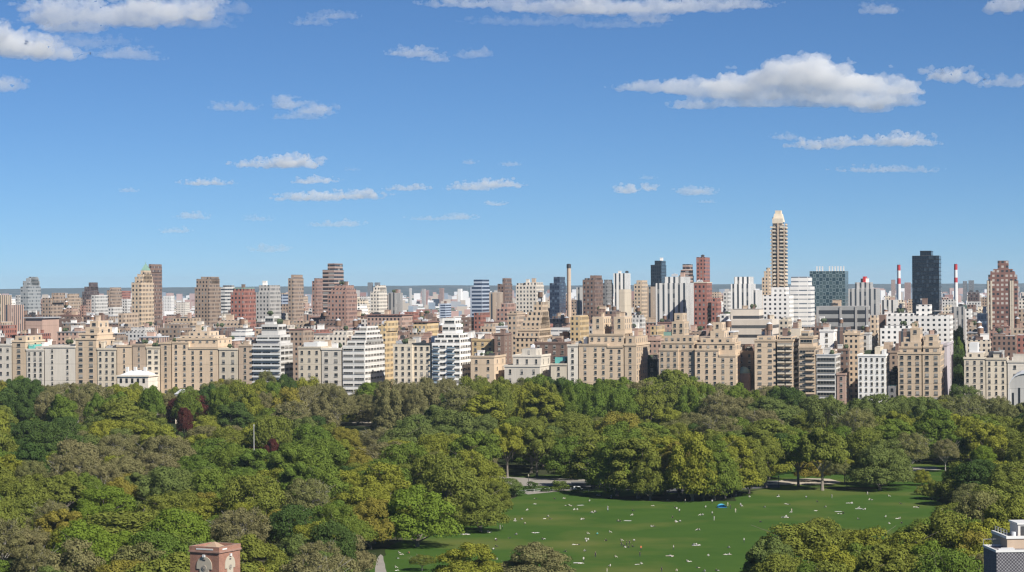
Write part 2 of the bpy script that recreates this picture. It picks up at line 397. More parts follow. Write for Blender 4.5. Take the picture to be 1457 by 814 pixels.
def balconies(proj=1.3, cols=None, fl=3.2, mats=None, rail=1.0, zmin=9, tierset=(0,)):
    def f(root, boxes, zy, lx):
        for ti in tierset:
            a, b, c_, e, z0, z1 = boxes[ti]
            n = int((z1-max(z0, zmin))/fl)
            for k in range(n):
                z = z1 - fl*(k+1)
                for (xa, xb) in (cols or [(a, b)]):
                    if cols: xa, xb = lx(xa), lx(xb)
                    m = MB(); m.box(xa, xb, c_-proj, c_+.02, z, z+.28, 0)
                    m.box(xa, xb, c_-proj, c_-proj+.12, z+.281, z+rail, 1)
                    m.build('balcony', mats or [WHITE, WHITE], root)
    return f
def flag_roof(m, w=.4):
    def f(root, boxes, zy, lx):
        a, b, c_, e, z0, z1 = boxes[-1]; q = MB(); q.box(a-w, b+w, c_-w, e+w, z1+.07, z1+.7); q.build('flat_roof_slab', m, root)
    return f
def pyramid(m, yapex, frac=.12):
    def f(root, boxes, zy, lx):
        a, b, c_, e, z0, z1 = boxes[-1]; q = MB(); cx, cy = (a+b)/2, (c_+e)/2
        q.prism([(a+.2, c_+.2), (b-.2, c_+.2), (b-.2, e-.2), (a+.2, e-.2)], z1+.07, zy(yapex), 0,
                [(cx-(b-a)*frac, cy-(e-c_)*frac), (cx+(b-a)*frac, cy-(e-c_)*frac), (cx+(b-a)*frac, cy+(e-c_)*frac), (cx-(b-a)*frac, cy+(e-c_)*frac)])
        q.cyl(cx, cy, .35, .1, zy(yapex), zy(yapex-4), 6); q.build('pyramid_roof', m, root)
    return f
def multi(*fs):
    def f(*a):
        for g in fs: g(*a)
    return f
def mech(m, xa, xb, h=3, ti=0):
    def f(root, boxes, zy, lx):
        a, b, c_, e, z0, z1 = boxes[ti]; q = MB(); q.box(lx(xa), lx(xb), c_+2, e-2, z1+.07, z1+h); q.build('bulkhead', m, root)
    return f
def masts(xs, h, ti=0):
    def f(root, boxes, zy, lx):
        a, b, c_, e, z0, z1 = boxes[ti]
        for x in xs:
            q = MB(); q.box(lx(x)-.5, lx(x)+.5, c_+2, c_+3, z1+.07, z1+h); q.build('roof_fin', WHITE, root)
    return f
def pilasters(m, xs, w=.9, zt=None, ti=0):
    def f(root, boxes, zy, lx):
        a, b, c_, e, z0, z1 = boxes[ti]
        for x in xs:
            q = MB(); q.box(lx(x)-w/2, lx(x)+w/2, c_-.5, c_+.02, 8, z1-.3); q.build('pier', m, root)
    return f
# ---------------------------------------------------------------- the avenue front, left to right
FG = 'apartment blocks fronting the park'
B = building
NICK = []    # (x, name of the front building there)
def A(nick, label, x0, x1, yt, mat, d=0, **k):
    if d <= 40 and nick: NICK.append(((x0+x1)/2, nick))
    k.setdefault('group', FG)
    return B(label, 'apartment_building', x0, x1, yt, d, mat, tot=k.pop('tot', False), **k)
P_ = dict(win='punch')
A('the left-edge cream block', 'cream limestone block cut by the left edge of the photo, above the trees', -14, 16, 491, 'pale_blank', fl=4.6, **P_)
A('the two-column tan block', 'narrow tan block with two columns of large dark windows near the left edge', 17, 36, 486, 'beige_blank', bay=4.2, ww=2.2, tiers=((19,34,478),), **P_)
A('the aqua-roofed cream block', 'cream block with an aqua box on its roof near the left edge', 37, 62, 498, 'pale_blank', tiers=((48,60,493),), capf=mech(TEAL, 38, 46, 3), **P_)
A('the wide blank grey-cream block', 'wide grey-cream block with few windows and a heavy dark cornice, left part', 63, 107, 494, 'pale_blank', dep=30, bay=6.5, tiers=((66,104,491,3),), win='punch', ww=1.2)
A('the beige tower with side terraces', 'beige block rising to a stepped slender tower, with deep shaded window bays', 107, 137, 483, 'beige_blank', bay=4.6, ww=2.4, tiers=((110,136,476),(117,137,466),(121,133,457)), tank=0, **P_)
A('the pale block with roof planting', 'pale block topped by roof planting right of the stepped beige tower', 138, 165, 497, 'cream_blank', clutter=8, fl=3.6, **P_)
A('the plain tan block', 'plain flat tan block with almost no windows left of a grey-brown one', 166, 187, 493, 'beige_blank', bay=9, ww=1, win='punch')
A('the plain grey-brown block', 'plain grey-brown block beside a plain tan one, above the low white mansion', 188, 207, 491, 'tan_blank', bay=9, ww=1, win='punch', clutter=3)
A('the narrow white-banded block', 'narrow cream block with white bands between windows, right of the low mansion', 208, 227, 495, 'cream_blank', ww=2, bay=3, wh=1.5, **P_)
A('the tan slab left of the roof gardens', 'narrow tan slab with blank front left of the long roof-garden block', 228, 243, 489, 'beige_blank', bay=7, win='punch')
A('the long roof-garden block', 'long beige block with roof gardens along its stepped top, left part', 244, 310, 488, 'beige_blank', tiers=((248,308,483),(252,300,478),(262,292,472)), clutter=14, bay=3.6, **P_)
A('the slim cream palazzo', 'slim cream block with tall clear windows standing left of a brown one', 311, 338, 497, 'cream_blank', bay=4.4, ww=1.7, wh=2.3, fl=4.4, **P_)
A('the brown infill block', 'plain brown-beige block squeezed between the slim cream one and grey balconies', 339, 358, 492, 'tan_blank', bay=8, win='punch', clutter=4)
A('the grey balcony block', 'grey-white modern block with dark recessed balconies and a stepped penthouse', 359, 399, 489, 'lgrey_blank', dep=21, bay=5.5, win='ribbon', wh=1.6,
  tiers=((363,397,477),(368,392,462),(371,384,450)), cornice=False, capf=balconies(fl=3.2, tierset=(0,1)), clutter=3)
A('the cream palace with dark cornice', 'cream limestone block with heavy cornice, left half of a pale pair', 424, 456, 495, 'cream_blank', bay=3.6, fl=4.2, dep=30, capf=mech(WHITE, 430, 450, 3), **P_)
A('the paler half of the pair', 'paler cream block, right half of a pair beside the white terraced block', 457, 485, 497, 'pale_blank', bay=4.2, ww=2.0, fl=4.0, dep=30, **P_)
A('the white terraced block', 'bright white terraced block with long ribbon windows stepping up like a pyramid', 487, 519, 492, 'white_blank', dep=38, win='ribbon', bay=5.2, wh=1.15, fl=3.3,
  tiers=((492,518,485,2),(496,518,478,4.5),(499,516,471,7),(504,515,465,10)), cornice=False, clutter=2)
A('the square cream grid block', 'square cream block with an even grid of windows and black roof cornice', 559, 612, 490, 'cream_blank', dep=24, bay=3.15, fl=3.55, ww=1.35,
  capf=multi(flag_roof(DARK, .5), ), clutter=6, cornice=False, **P_)
A('the white block with blue balconies', 'white tower block with two stacks of blue glass balconies and stepped centre', 614, 655, 488, 'white_blank', dep=22, win='ribbon', bay=3.6, wh=1.3,
  tiers=((617,654,481,1.5),(620,652,475,3),(626,646,462,4.5),(628,644,453,5.5)), cornice=False,
  capf=balconies(1.6, cols=[(617,626),(637,648)], mats=[WHITE, BALC], tierset=(0,)), clutter=2)
A('', 'low tan house with flat front right of the blue balcony block', 669, 703, 508, 'beige_blank', bay=6, clutter=4, fl=4, **P_)
A('', 'yellow brick block set back behind the low tan house', 671, 702, 484, 'yellow_blank', d=50, dep=20, clutter=6, bay=4, **P_)
A('', 'slim brown block with a blank front left of a dark gap between buildings', 703, 717, 476, 'brown_blank', d=38, dep=18, bay=5, **P_)
A('', 'tan tower with blue glass lower front, left of the big terraced beige tower', 722, 735, 447, 'tan', d=120, dep=22, tiers=((724,733,443),))
A('the temple-like limestone house', 'low pale limestone house with colonnaded upper storey like a temple', 717, 768, 521, 'pale_blank', dep=30, bay=5, fl=5, ww=1.2, wh=2.6,
  tiers=((727,768,507,4),(737,757,497,9)), clutter=0, roofm=METAL, **P_)
A('', 'big beige tower with ragged planted terraces stepping down to the right', 733, 785, 480, 'beige', d=70, dep=34, tot=True,
  tiers=((735,780,470),(738,779,460),(741,777,452),(745,774,444),(753,773,430)), clutter=16, tank=1)
A('the maroon brick block', 'maroon brick block with a row of white-framed top windows, set back', 760, 806, 488, 'brown_blank', d=42, dep=20, ww=1.6, bay=4, clutter=5, **P_)
A('', 'low white house beneath the teal roof shed', 783, 806, 519, 'cream_blank', dep=22, bay=30, win='punch', clutter=0, capf=mech(TEAL, 788, 803, 4))
A('the narrow cream block', 'narrow cream block with crisp dark windows, left of the twin-towered beige block', 807, 822, 492, 'pale_blank', bay=3.1, fl=3.3, dep=28, **P_)
A('the twin-towered beige block', 'large beige block with two square roof towers and planted terraces', 823, 887, 491, 'beige_blank', dep=30, bay=3.3, fl=3.25,
  tiers=((836,887,477,2.5),(840,856,451,5,477),(871,887,451,5,477)), clutter=12, tank=0, **P_)
A('', 'beige corner wing in front of the right roof tower, with three window columns', 888, 905, 491, 'beige_blank', dep=40, bay=3.4, fl=3.25, tiers=((888,903,479),), clutter=3, tot=False, **P_)
A('', 'building coloured black as the shadow deep in the gap between two beige blocks', 919, 935, 513, 'black_blank', d=34, dep=12, bay=30, win='punch', clutter=2)  # near-black wall colour stands in for the shadow in the gap
A('', 'mauve brick block behind the dark gap', 921, 939, 484, 'pink', d=55, dep=22, tiers=((921,932,478),), clutter=3)
A('the beige block with green pergola', 'beige block under a grey-green pergola terrace and a tall square penthouse', 937, 987, 498, 'beige_blank', dep=26, bay=2.9, fl=3.1,
  tiers=((939,987,488),(942,985,478,4),(953,971,458,6),(956,968,446,7.5)), capf=mech(GREEN_COPPER, 941, 952, 2, 3), clutter=9, **P_)
A('the beige block with stepped crown', 'beige block with stepped crown and slim central roof tower beside balcony flats', 988, 1047, 498, 'beige_blank', dep=26, bay=3.5, fl=3.2,
  tiers=((990,1045,489),(995,1040,481,4),(1008,1028,471,6),(1012,1024,459,7)), clutter=10, **P_)
A('', 'grey-brown set-back block over a little green dome', 1048, 1072, 501, 'dtan_blank', d=20, dep=18, clutter=8, **P_)
A('the beige block with striped windows', 'tall beige block with wide windows between pale piers, left of open balconies', 1073, 1103, 485, 'beige_blank', dep=26, bay=3.6, fl=3.0, ww=2.0, wh=1.3,
  tiers=((1076,1100,478),), clutter=5, tank=1, **P_)
A('the open-balcony beige block', 'tall beige block with deep dark open balconies on every floor', 1105, 1128, 485, 'beige_blank', dep=26, win='ribbon', bay=7, wh=1.7, fl=3.0,
  capf=balconies(1.5, cols=[(1106,1116),(1118,1127)], fl=3.0, mats=[WM['beige_blank'], WM['cream_blank']]), tiers=((1108,1126,479),), clutter=4)
A('the stepped block over balconies', 'beige block with balcony columns below a narrower stepped top, right of a dark slot', 1136, 1160, 495, 'beige_blank', dep=26, bay=5, win='ribbon', wh=1.6, fl=3.1,
  tiers=((1136,1156,480),(1138,1150,471)), capf=balconies(1.3, cols=[(1146,1159)], fl=3.1, mats=[WM['beige_blank'], WM['beige_blank']]), clutter=5)
A('the glassy grey block', 'slim glassy grey-white block with ribbon windows, right of the stepped beige one', 1161, 1189, 506, 'lgrey_blank', dep=24, win='ribbon', bay=8, wh=1.7, fl=3.1,
  capf=multi(flag_roof(METAL, .3)), clutter=6, cornice=False)
A('', 'tall blank white pillar block rising behind the slim glassy grey block', 1166, 1186, 471, 'white_blank', d=45, dep=16, bay=40, win='punch', clutter=2)
A('', 'small pinkish house low between the glassy block and a brown slab', 1190, 1203, 533, 'pink_blank', dep=18, **P_)
A('the brown slab', 'brown brick slab with a blank front between glassy and beige blocks', 1187, 1206, 498, 'brown', d=30, dep=22, clutter=3)
A('', 'tall beige block with a stepped top behind the white grid block', 1200, 1223, 476, 'beige', d=40, dep=24, tiers=((1201,1214,470),), clutter=4)
A('the white grid block', 'white limestone block with six neat columns of dark windows', 1220, 1260, 506, 'white_blank', dep=24, bay=2.6, fl=3.25, ww=1.15, wh=1.8, clutter=0,
  capf=multi(mech(PLANT, 1229, 1238, 2.5), mech(WM['cream_blank'], 1244, 1252, 4.5), mech(WHITE, 1254, 1258, 3)), **P_)
A('', 'blank grey slab standing up behind the white grid block', 1224, 1237, 475, 'lgrey_blank', d=70, dep=15, bay=40, win='punch', clutter=0)
A('', 'small mint green painted house low in the shadowed gap', 1262, 1275, 549, 'white_blank', d=6, dep=14, cornice=False, clutter=0, bay=3, fl=3.6, roofm=TEAL, win='punch')
A('', 'rear building coloured black for the gap shadow, above the mint green house', 1263, 1277, 531, 'black_blank', d=28, dep=12, bay=30, win='punch', clutter=1)  # shade of the gap painted as a black rear block
A('', 'tan tenement with small windows above the shadowed gap', 1260, 1277, 501, 'dtan', d=45, dep=20, clutter=4)
A('the twin beige wings', 'beige block with two projecting wings and many stepped roof terraces', 1277, 1311, 503, 'beige_blank', dep=30, bay=3.6, fl=3.15, ww=1.8,
  tiers=((1279,1311,495),(1281,1310,487),(1284,1309,480),(1294,1308,467,6)), clutter=10, **P_)
A('', 'right wing of the terraced beige pair, next to the street of trees', 1312, 1338, 503, 'beige_blank', dep=30, bay=3.6, fl=3.15, ww=1.9,
  tiers=((1312,1336,494),(1313,1334,486),(1315,1332,477)), clutter=10, **P_)
A('', 'lavender grey slab on the corner of the tree-lined street', 1336, 1343, 491, 'lav_blank', d=34, dep=60, bay=40, win='punch', clutter=2)
A('the cream corner block', 'cream corner block with white attic storey, right of the tree-lined street', 1371, 1402, 510, 'cream_blank', dep=30, bay=3.35, fl=3.2, ww=1.25,
  tiers=((1374,1399,502,3),), clutter=3, capf=mech(WHITE, 1378, 1390, 5, 1), **P_)
A('the plainer cream block', 'plainer cream block with paired narrow windows, joined to the corner block', 1402.5, 1432, 511, 'cream_blank', dep=30, bay=2.9, fl=3.2, ww=1.1, clutter=5,
  capf=mech(DARK, 1406, 1424, 3.5), **P_)
A('', 'pale low block behind the stone temple at the right edge', 1433, 1475, 515, 'pale_blank', dep=24, fl=4.4, bay=5, clutter=3, **P_)
# the stone temple at the right edge and the low white mansion
def temple():
    D = 1170; P0 = P(1434, CY, D); P0.z = 0; root = empty('stone_temple', P0, -ROT)
    tag(root, 'pale stone temple with arched gable front at the right edge', 'temple', 'public buildings by the park')
    w, dep, h = 17, 30, P(1434, 556, D).z
    m = MB(); m.box(0, w, 0, dep, 0, h); 
    n = 10; top = P(1440, 530, D).z - h
    pts = [(w/2 - (w/2)*math.cos(math.pi*k/n), h + top*math.sin(math.pi*k/n)**.8) for k in range(n+1)]
    for k in range(n):
        (xa, za), (xb, zb) = pts[k], pts[k+1]
        m.quad((xa, 0, za), (xb, 0, zb), (xb, dep, zb), (xa, dep, za)); m.quad((xa, 0, h), (xb, 0, h), (xb, 0, zb), (xa, 0, za))
    m.build('wall', WM['lgrey_blank'], root)
    r = MB()
    for k in range(n):
        (xa, za), (xb, zb) = pts[k], pts[k+1]
        r.quad((xa, -.6, za+.4), (xb, -.6, zb+.4), (xb, dep, zb+.4), (xa, dep, za+.4)); r.quad((xa, -.6, za-.5), (xb, -.6, zb-.5), (xb, -.6, zb+.4), (xa, -.6, za+.4))
    r.build('roof', METAL, root)
    for k in range(5):
        q = MB(); x = 2.2+k*3.1; q.box(x-.5, x+.5, -.12, .02, 5, h-1 + (2.5 if 0 < k < 4 else 0), 0); q.build('window', GLASS, root)
    for x in (-.2, w-1): q = MB(); q.box(x, x+1.2, -1.0, -.02, 0, h+1, 0); q.build('buttress', WM['lgrey_blank'], root)
temple()
def mansion():
    D = line_depth(166, -14); P0 = P(166, CY, D); P0.z = 0; root = empty('mansion', P0, -ROT)
    tag(root, 'low white mansion with chimneys peeping over the trees at left', 'mansion', 'public buildings by the park')
    w = 19; h = P(166, 536, D).z; m = MB(); m.box(0, w, 0, 16, 0, h); m.box(-.6, w+.6, -.6, 16.6, h+.002, h+.8); m.build('wall', WM['pale_blank'], root)
    r = MB(); r.prism([(1,1),(w-1,1),(w-1,15),(1,15)], h+.81, h+3.4, 0, [(6,6),(w-6,6),(w-6,10),(6,10)]); r.build('roof', METAL, root)
    for x in (3, 8, 14):
        q = MB(); q.box(x, x+1.6, 5, 6.4, h+.9, h+5.4); q.build('chimney', WHITE, root)
    for k in range(5):
        q = MB(); q.box(1.6+3.5*k, 3.0+3.5*k, -.1, .02, h-3.6, h-1); q.build('window', GLASS, root)
mansion()
def pavilion(x, y, w, label):
    g = P(x, CY, 1245); g.z = 0; hz = P(x, y, 1245).z - 9.5; root = empty('park_pavilion', g, -.1); tag(root, label, 'pavilion', 'public buildings by the park')
    m = MB(); m.box(-w/2, w/2, -3, 5, 0, 7+hz); m.build('wall', WM['cream_blank'], root)
    r = MB(); r.prism([(-w/2-.6,-3.6),(w/2+.6,-3.6),(w/2+.6,5.6),(-w/2-.6,5.6)], 7.01+hz, 9.5+hz, 0, [(-w/2+2,.5),(w/2-2,.5),(w/2-2,1.5),(-w/2+2,1.5)]); r.build('roof', METAL, root)
    for k in range(4):
        q = MB(); xx = -w/2+w*(k+.5)/4; q.box(xx-.6, xx+.6, -3.1, -2.98, 2.5+hz, 6+hz); q.build('window', GLASS, root)
def dome():
    D = line_depth(1058, 18); p = P(1058, 531, D); root = empty('domed_house', (p.x, p.y, 0), -ROT); tag(root, 'small house with pale green copper dome between beige blocks', 'house')
    m = MB(); m.box(-4, 4, -4, 4, 0, p.z); m.build('wall', WM['pink_blank'], root)
    r = MB()
    for k in range(5): r.cyl(0, 0, 3.8*math.cos(k*.3), 3.8*math.cos((k+1)*.3), p.z+.02+3.6*math.sin(k*.3), p.z+.02+3.6*math.sin((k+1)*.3), 14)
    r.build('dome', PALE_GREEN, root)
dome()

# ---------------------------------------------------------------- behind the avenue: named towers and blocks
TG = 'towers and blocks behind the avenue'
def T(label, x0, x1, yt, d, mat, **k):
    k.setdefault('group', TG); k.setdefault('cornice', False)
    return B(label, k.pop('name', 'city_building'), x0, x1, yt, d, mat, **k)
T('pinkish slab tower cut by the left edge', -10, 8, 420, 520, 'tan_vert')
T('brown-pink ribbed slab next to the left-edge slab', 6, 21, 434, 420, 'pink_vert')
T('slim pale grey block left of the grey glass tower', 22, 31, 420, 900, 'lgrey')
T('grey glass tower with a narrower crown near the left edge', 29, 58, 408, 650, 'grey_glass', tiers=((31,53,400),(34,50,396),(36,46,394)))
T('grey-brown grid slab right of the grey glass tower', 60, 91, 424, 560, 'dtan', tiers=((72,82,417),))
T('broad flat-roofed museum-like block with blank pinkish front and dark right side', 36, 84, 453, 190, 'pink_blank', capf=flag_roof(METAL, 1.2), clutter=1)
T('tan block with shallow steps left of the dark brown tower', 91, 113, 424, 760, 'tan', tiers=((94,108,418),))
T('dark brown stepped tower poking above the horizon at left', 117, 141, 415, 1250, 'dbrown', tiers=((119,139,408),(124,134,402)))
T('grey slab right of the dark brown stepped tower', 130, 152, 420, 650, 'lgrey')
T('grey-brown slab with notched top, left of the green-topped tower', 152, 171, 413, 820, 'dtan', tiers=((155,168,409),))
T('short red-brown block just left of the green-topped tower', 169, 181, 414, 1300, 'red')
T('low tan block at the foot of the green-topped tower', 168, 190, 446, 260, 'tan', clutter=3)
T('beige stepped tower with mottled green pyramid roof', 187, 219, 402, 330, 'beige', dep=24, tiers=((190,216,394),(192,213,390),(195,209,385)), capf=pyramid(GREEN_COPPER, 376, .1), win=None)
T('brown slab tower directly behind the green-topped tower', 206, 226, 380, 480, 'brown', tiers=((210,220,376),))
T('tall grey slab with sloping shoulder left of the red brick tower', 277, 314, 409, 520, 'dtan', tiers=((278,309,397),(283,307,394)))
T('pale grey office block with a reddish top band', 314, 331, 409, 720, 'lgrey_ribbon', tiers=((316,328,406),))
T('red brick tower with green copper roof', 328, 364, 416, 330, 'red', dep=26, tiers=((330,348,411),), capf=flag_roof(GREEN_COPPER, -.1))
T('grey concrete grid tower with pale penthouse beside the red brick tower', 364, 400, 416, 430, 'grey', bay=3, tiers=((367,389,406),))
T('blue-grey glass block half hidden behind the grey concrete grid tower', 396, 405, 419, 900, 'blue_ribbon')
T('grey-brown square tower with small raised crown', 410, 432, 396, 560, 'dtan', tiers=((413,426,391),))
T('pinkish red slim tower with a dark right face', 444, 458, 400, 640, 'rose', tiers=((446,453,396),))
T('tall brown balcony tower with red crown', 459, 489, 384, 470, 'brown_balc', dep=24, tiers=((465,482,375),))
T('broad pink-brown block in front of the red-crowned balcony tower', 466, 508, 418, 390, 'rose', tiers=((470,500,411),(473,490,406)), clutter=5)
T('pale stepped tower right of the broad pink-brown block', 527, 551, 415, 700, 'pale', tiers=((530,547,409),(532,542,406)))
T('pale grey ribbed tower, right of the pale stepped tower', 552, 573, 417, 760, 'grey_vert')
T('dark slot tower squeezed between two pale towers', 548, 554, 420, 900, 'brown')
T('yellow brick wing rising behind the white terraced block', 531, 566, 462, 70, 'yellow', clutter=6, tiers=((545,566,457),))
T('yellow-tan block with dark red flat roof', 588, 624, 459, 150, 'yellow', capf=flag_roof(ROOFRED, .8), clutter=2)
T('dark red flat roofed block above the yellow brick wing', 522, 587, 449, 300, 'pink', capf=flag_roof(ROOFRED, .8), clutter=4)
T('blue-grey glass box in the low haze left of the blue glass tower', 625, 642, 432, 1500, 'blue_ribbon')
T('blue and silver glass tower with pale grey top slab', 669, 697, 408, 560, 'blue_ribbon', tiers=((673,688,398),))
T('slim white-and-tan ribbed tower right of the blue glass tower', 696, 709, 416, 420, 'tan_vert')
T('brown tower with a dark red crown block', 708, 729, 404, 640, 'brown', tiers=((714,723,396),))
T('pale twin-winged balcony tower behind the terraced beige tower', 734, 774, 406, 520, 'pale', tiers=((735,742,403,0.3),(745,766,402)), clutter=5)
T('dark blue faceted glass tower with a small crown', 782, 805, 403, 760, 'navy_glass', tiers=((787,799,394),))
T('red brick low block under the slim ribbed tower', 674, 697, 445, 330, 'red', clutter=4)
T('red brick stepped block beneath the brown tower', 706, 734, 440, 300, 'rose', tiers=((712,730,432),), clutter=4)
T('large dark brown tower with stepped crown right of the grey chimney', 829, 858, 398, 420, 'brown', dep=30, tiers=((831,857,396),(838,852,392)), clutter=3)
T('pale ribbed slab, left neighbour of the large dark brown tower', 820, 830, 409, 460, 'lgrey_vert')
T('dark grey slab right of the large dark brown tower', 857, 872, 403, 700, 'dgrey', tiers=((859,870,398),))
T('whitish finned tower with uneven vertical stripes', 873, 897, 389, 720, 'white_vert')
T('plain white slab with one dark edge in front of the finned tower', 881, 894, 412, 430, 'cream_blank')
T('broad tan slab with stepped shoulder', 902, 922, 404, 560, 'beige', tiers=((905,919,399),))
T('slim tan ribbed tower left of the big white tower', 921, 933, 408, 500, 'tan_vert')
T('black glass tower behind the big white tower', 926, 948, 377, 900, 'black_glass', tiers=((931,942,371),))
T('big bright white tower with dark vertical window strips', 933, 987, 403, 330, 'white_vert', dep=34, tiers=((945,971,394),), clutter=4)
T('brown balcony tower tapering towards its top', 966, 987, 392, 620, 'brown_balc', tiers=((968,983,384),(970,980,376)))
T('tall slender dark red tower with banded floors', 991, 1010, 366, 640, 'red')
T('red brick tower with tan capped top', 987, 1013, 403, 300, 'red', dep=22, capf=flag_roof(WM['cream_blank'], .2))
T('red brick lower wing beside the tan-capped red tower', 1012, 1026, 430, 300, 'red', dep=18, tiers=((1012,1022,424),))
T('dome-topped dark brown block with mottled wall behind the twin roof towers', 847, 883, 443, 120, 'brown', clutter=4)
T('pale yellow small block with sharp windows, left of the green pergola', 925, 944, 464, 110, 'yellow', clutter=3)
T('mid-rise yellow block behind the narrow cream block', 811, 838, 451, 90, 'yellow', clutter=3, tiers=((813,836,449),))
T('white hospital tower with tall arched window bays', 1040, 1075, 404, 520, 'white_vert', tiers=((1044,1066,394),), clutter=4)
T('pale grey slab at the left end of the white hospital tower', 1029, 1043, 415, 560, 'lgrey')
T('white slab with black vertical slots left of the tallest tower', 1070, 1084, 413, 470, 'white_vert')
T('white and cream block with curved dark glass bays before the tallest tower', 1085, 1129, 420, 330, 'white', dep=24, tiers=((1097,1117,409),), clutter=4)
T('bright white slab tower with pale horizontal bands', 1124, 1159, 408, 360, 'white_ribbon', dep=24, tiers=((1125,1150,394),))
T('dark teal tower with a woven checker of windows and roof fins', 1152, 1207, 386, 620, 'teal_check', dep=26, capf=masts([1162,1166,1170,1180,1184,1188,1192,1196,1200], 4), clutter=0)
T('long grey concrete block with deep horizontal bands', 1161, 1238, 436, 260, 'grey_wide', dep=30, capf=pilasters(WM['grey_blank'], [1163,1196,1218,1234], 1.4), clutter=2)
T('pale grey tower with dark vertical stripes and a dark top hut', 1207, 1252, 411, 520, 'lgrey_vert', tiers=((1216,1238,402),), capf=mech(STACKRED, 1227, 1230, 4.5, 1))
T('long cream block with dark ribbon windows and a blank attic', 1036, 1108, 455, 130, 'cream_wide', dep=30, tiers=((1037,1078,440,6),), clutter=5)
T('cream block with two tall arched openings right of the long cream block', 1108, 1127, 455, 100, 'cream', dep=18, tiers=((1110,1125,452),))
T('low beige block between arched block and white slab tower', 1120, 1144, 468, 90, 'cream_blank', dep=18, clutter=4)
T('small white block left of the long cream block', 1024, 1035, 447, 150, 'white', dep=14)
T('black glass tower, widest dark tower on the skyline', 1298, 1339, 364, 560, 'black_glass', dep=26, tiers=((1309,1325,357),), clutter=0)
T('white power station block with dark vertical slits by the striped chimney', 1253, 1278, 427, 620, 'white_vert')
T('white stepped hospital block, upper range with tall central tower', 1261, 1356, 449, 200, 'white', dep=30, tiers=((1262,1300,446,2),(1303,1322,434,4),(1326,1352,443,3)), clutter=4)
T('white stepped hospital block, lower left range', 1252, 1298, 467, 130, 'white', dep=24, tiers=((1256,1294,464),))
T('slim tan tower with orange-brown side left of the white hospital', 1238, 1250, 449, 150, 'beige', dep=14)
T('plain red-brown block left of the white hospital', 1250, 1262, 448, 230, 'brown_blank', dep=14)
T('blank tan slab standing before the lower white hospital range', 1257, 1270, 487, 75, 'tan_blank', dep=14)
T('red-brown setback tower with white corners and arched crown', 1404, 1449, 399, 330, 'red_cream', dep=26, tiers=((1406,1446,391,1.5),(1409,1443,386,3),(1413,1440,383,5),(1419,1434,371,8)),
  capf=multi(pilasters(WM['cream_blank'], [1406,1410.5,1438,1441], 1.1)), clutter=0)
T('dark navy glass block left of the red-brown setback tower', 1390, 1406, 446, 300, 'navy_glass', dep=22)
T('dark purple block far behind, left of the red-brown setback tower', 1377, 1394, 416, 1300, 'dbrown')
T('grey block with vertical black slots beside the tree-lined street', 1352, 1373, 437, 560, 'grey_vert', clutter=3)
T('narrow white slab right of the grey slotted block', 1373, 1381, 440, 480, 'white')
T('orange-tan block with dark window pairs at the end of the street trees', 1377, 1391, 464, 180, 'tan', dep=14)
T('cream low block with white roof tanks above the corner block', 1375, 1410, 484, 70, 'cream', clutter=8, tank=1, dep=18)
T('brown block with ragged roof gear beneath the red-brown setback tower', 1411, 1446, 478, 110, 'brown', clutter=12, dep=20, tiers=((1413,1430,475),))
T('red brick block cut by the right edge', 1446, 1475, 477, 70, 'red', clutter=4, dep=18)
T('tan block cut by the right edge, above the red brick block', 1448, 1475, 440, 400, 'tan', clutter=3)
T('pale block at the right edge below the horizon', 1449, 1475, 425, 700, 'pale', clutter=2)

# the tallest tower
def tall_tower():
    d = 760; D = line_depth(1085, d)
    P0 = P(1096, CY, D); P0.z = 0; root = empty('skyscraper', P0, -ROT)
    tag(root, 'tallest tower of the skyline, beige with stacked balconies and pale crown', 'skyscraper', TG)
    ppm = F/D; w = 25/ppm*.9; dep = 15; z = lambda y: P(1108, y, D).z
    m = MB(); zt = z(325)
    m.box(1.2, w-1.2, 1.2, dep-1.2, 0, zt); m.box(3, w-3, 0, 1.19, 0, z(316)); m.box(w-1.19, w, 3, dep-3, 0, z(318))
    m.box(2, w-3, 2, dep-3, zt, z(309)); m.build('wall', WM['beige_balc'], root)
    c = MB(); a0 = z(318)
    c.prism([(2.2,-.3),(w-2.2,-.3),(w-2.2,dep-2),(2.2,dep-2)], z(316)+.01, z(304), 0, [(3.6,1.5),(w-3.8,1.5),(w-3.8,dep-4),(3.6,dep-4)])
    c.box(4.3, w-4.5, 2.2, dep-4.6, z(304)+.01, z(299.5)); c.box(2.2, w-2.2, -.9, -.31, z(318), z(311)); c.build('crown', WM['cream_blank'], root)
    fl = 3.15; k = 0; zz = 12
    while zz < z(322):
        b = MB(); b.box(5.6, w-5.6, -.35, .0, zz, zz+.5); b.box(w-1.1, w+.2, 1.5, dep*.8, zz+.01, zz+1.0); b.box(.3, 4.9, -1.1, -.1, zz, zz+1.25); b.box(w-4.9, w-.3, -1.1, -.1, zz, zz+1.25)
        if zz > 60: b.build('balcony', WM['cream_blank'], root)
        zz += fl
    for x in (1.4, 7.0, w-7.4, w-1.8):
        q = MB(); q.box(x, x+.8, -1.1, 1.1, 0, z(326 if x in (1.4, w-1.8) else 317)); q.build('pier', WM['tan_blank'], root)
tall_tower()
T('narrow stepped beige wing attached left of the tallest tower', 1084, 1097, 395, 740, 'beige', tiers=((1087,1096,386,1),(1090,1096,381,2)), dep=12)
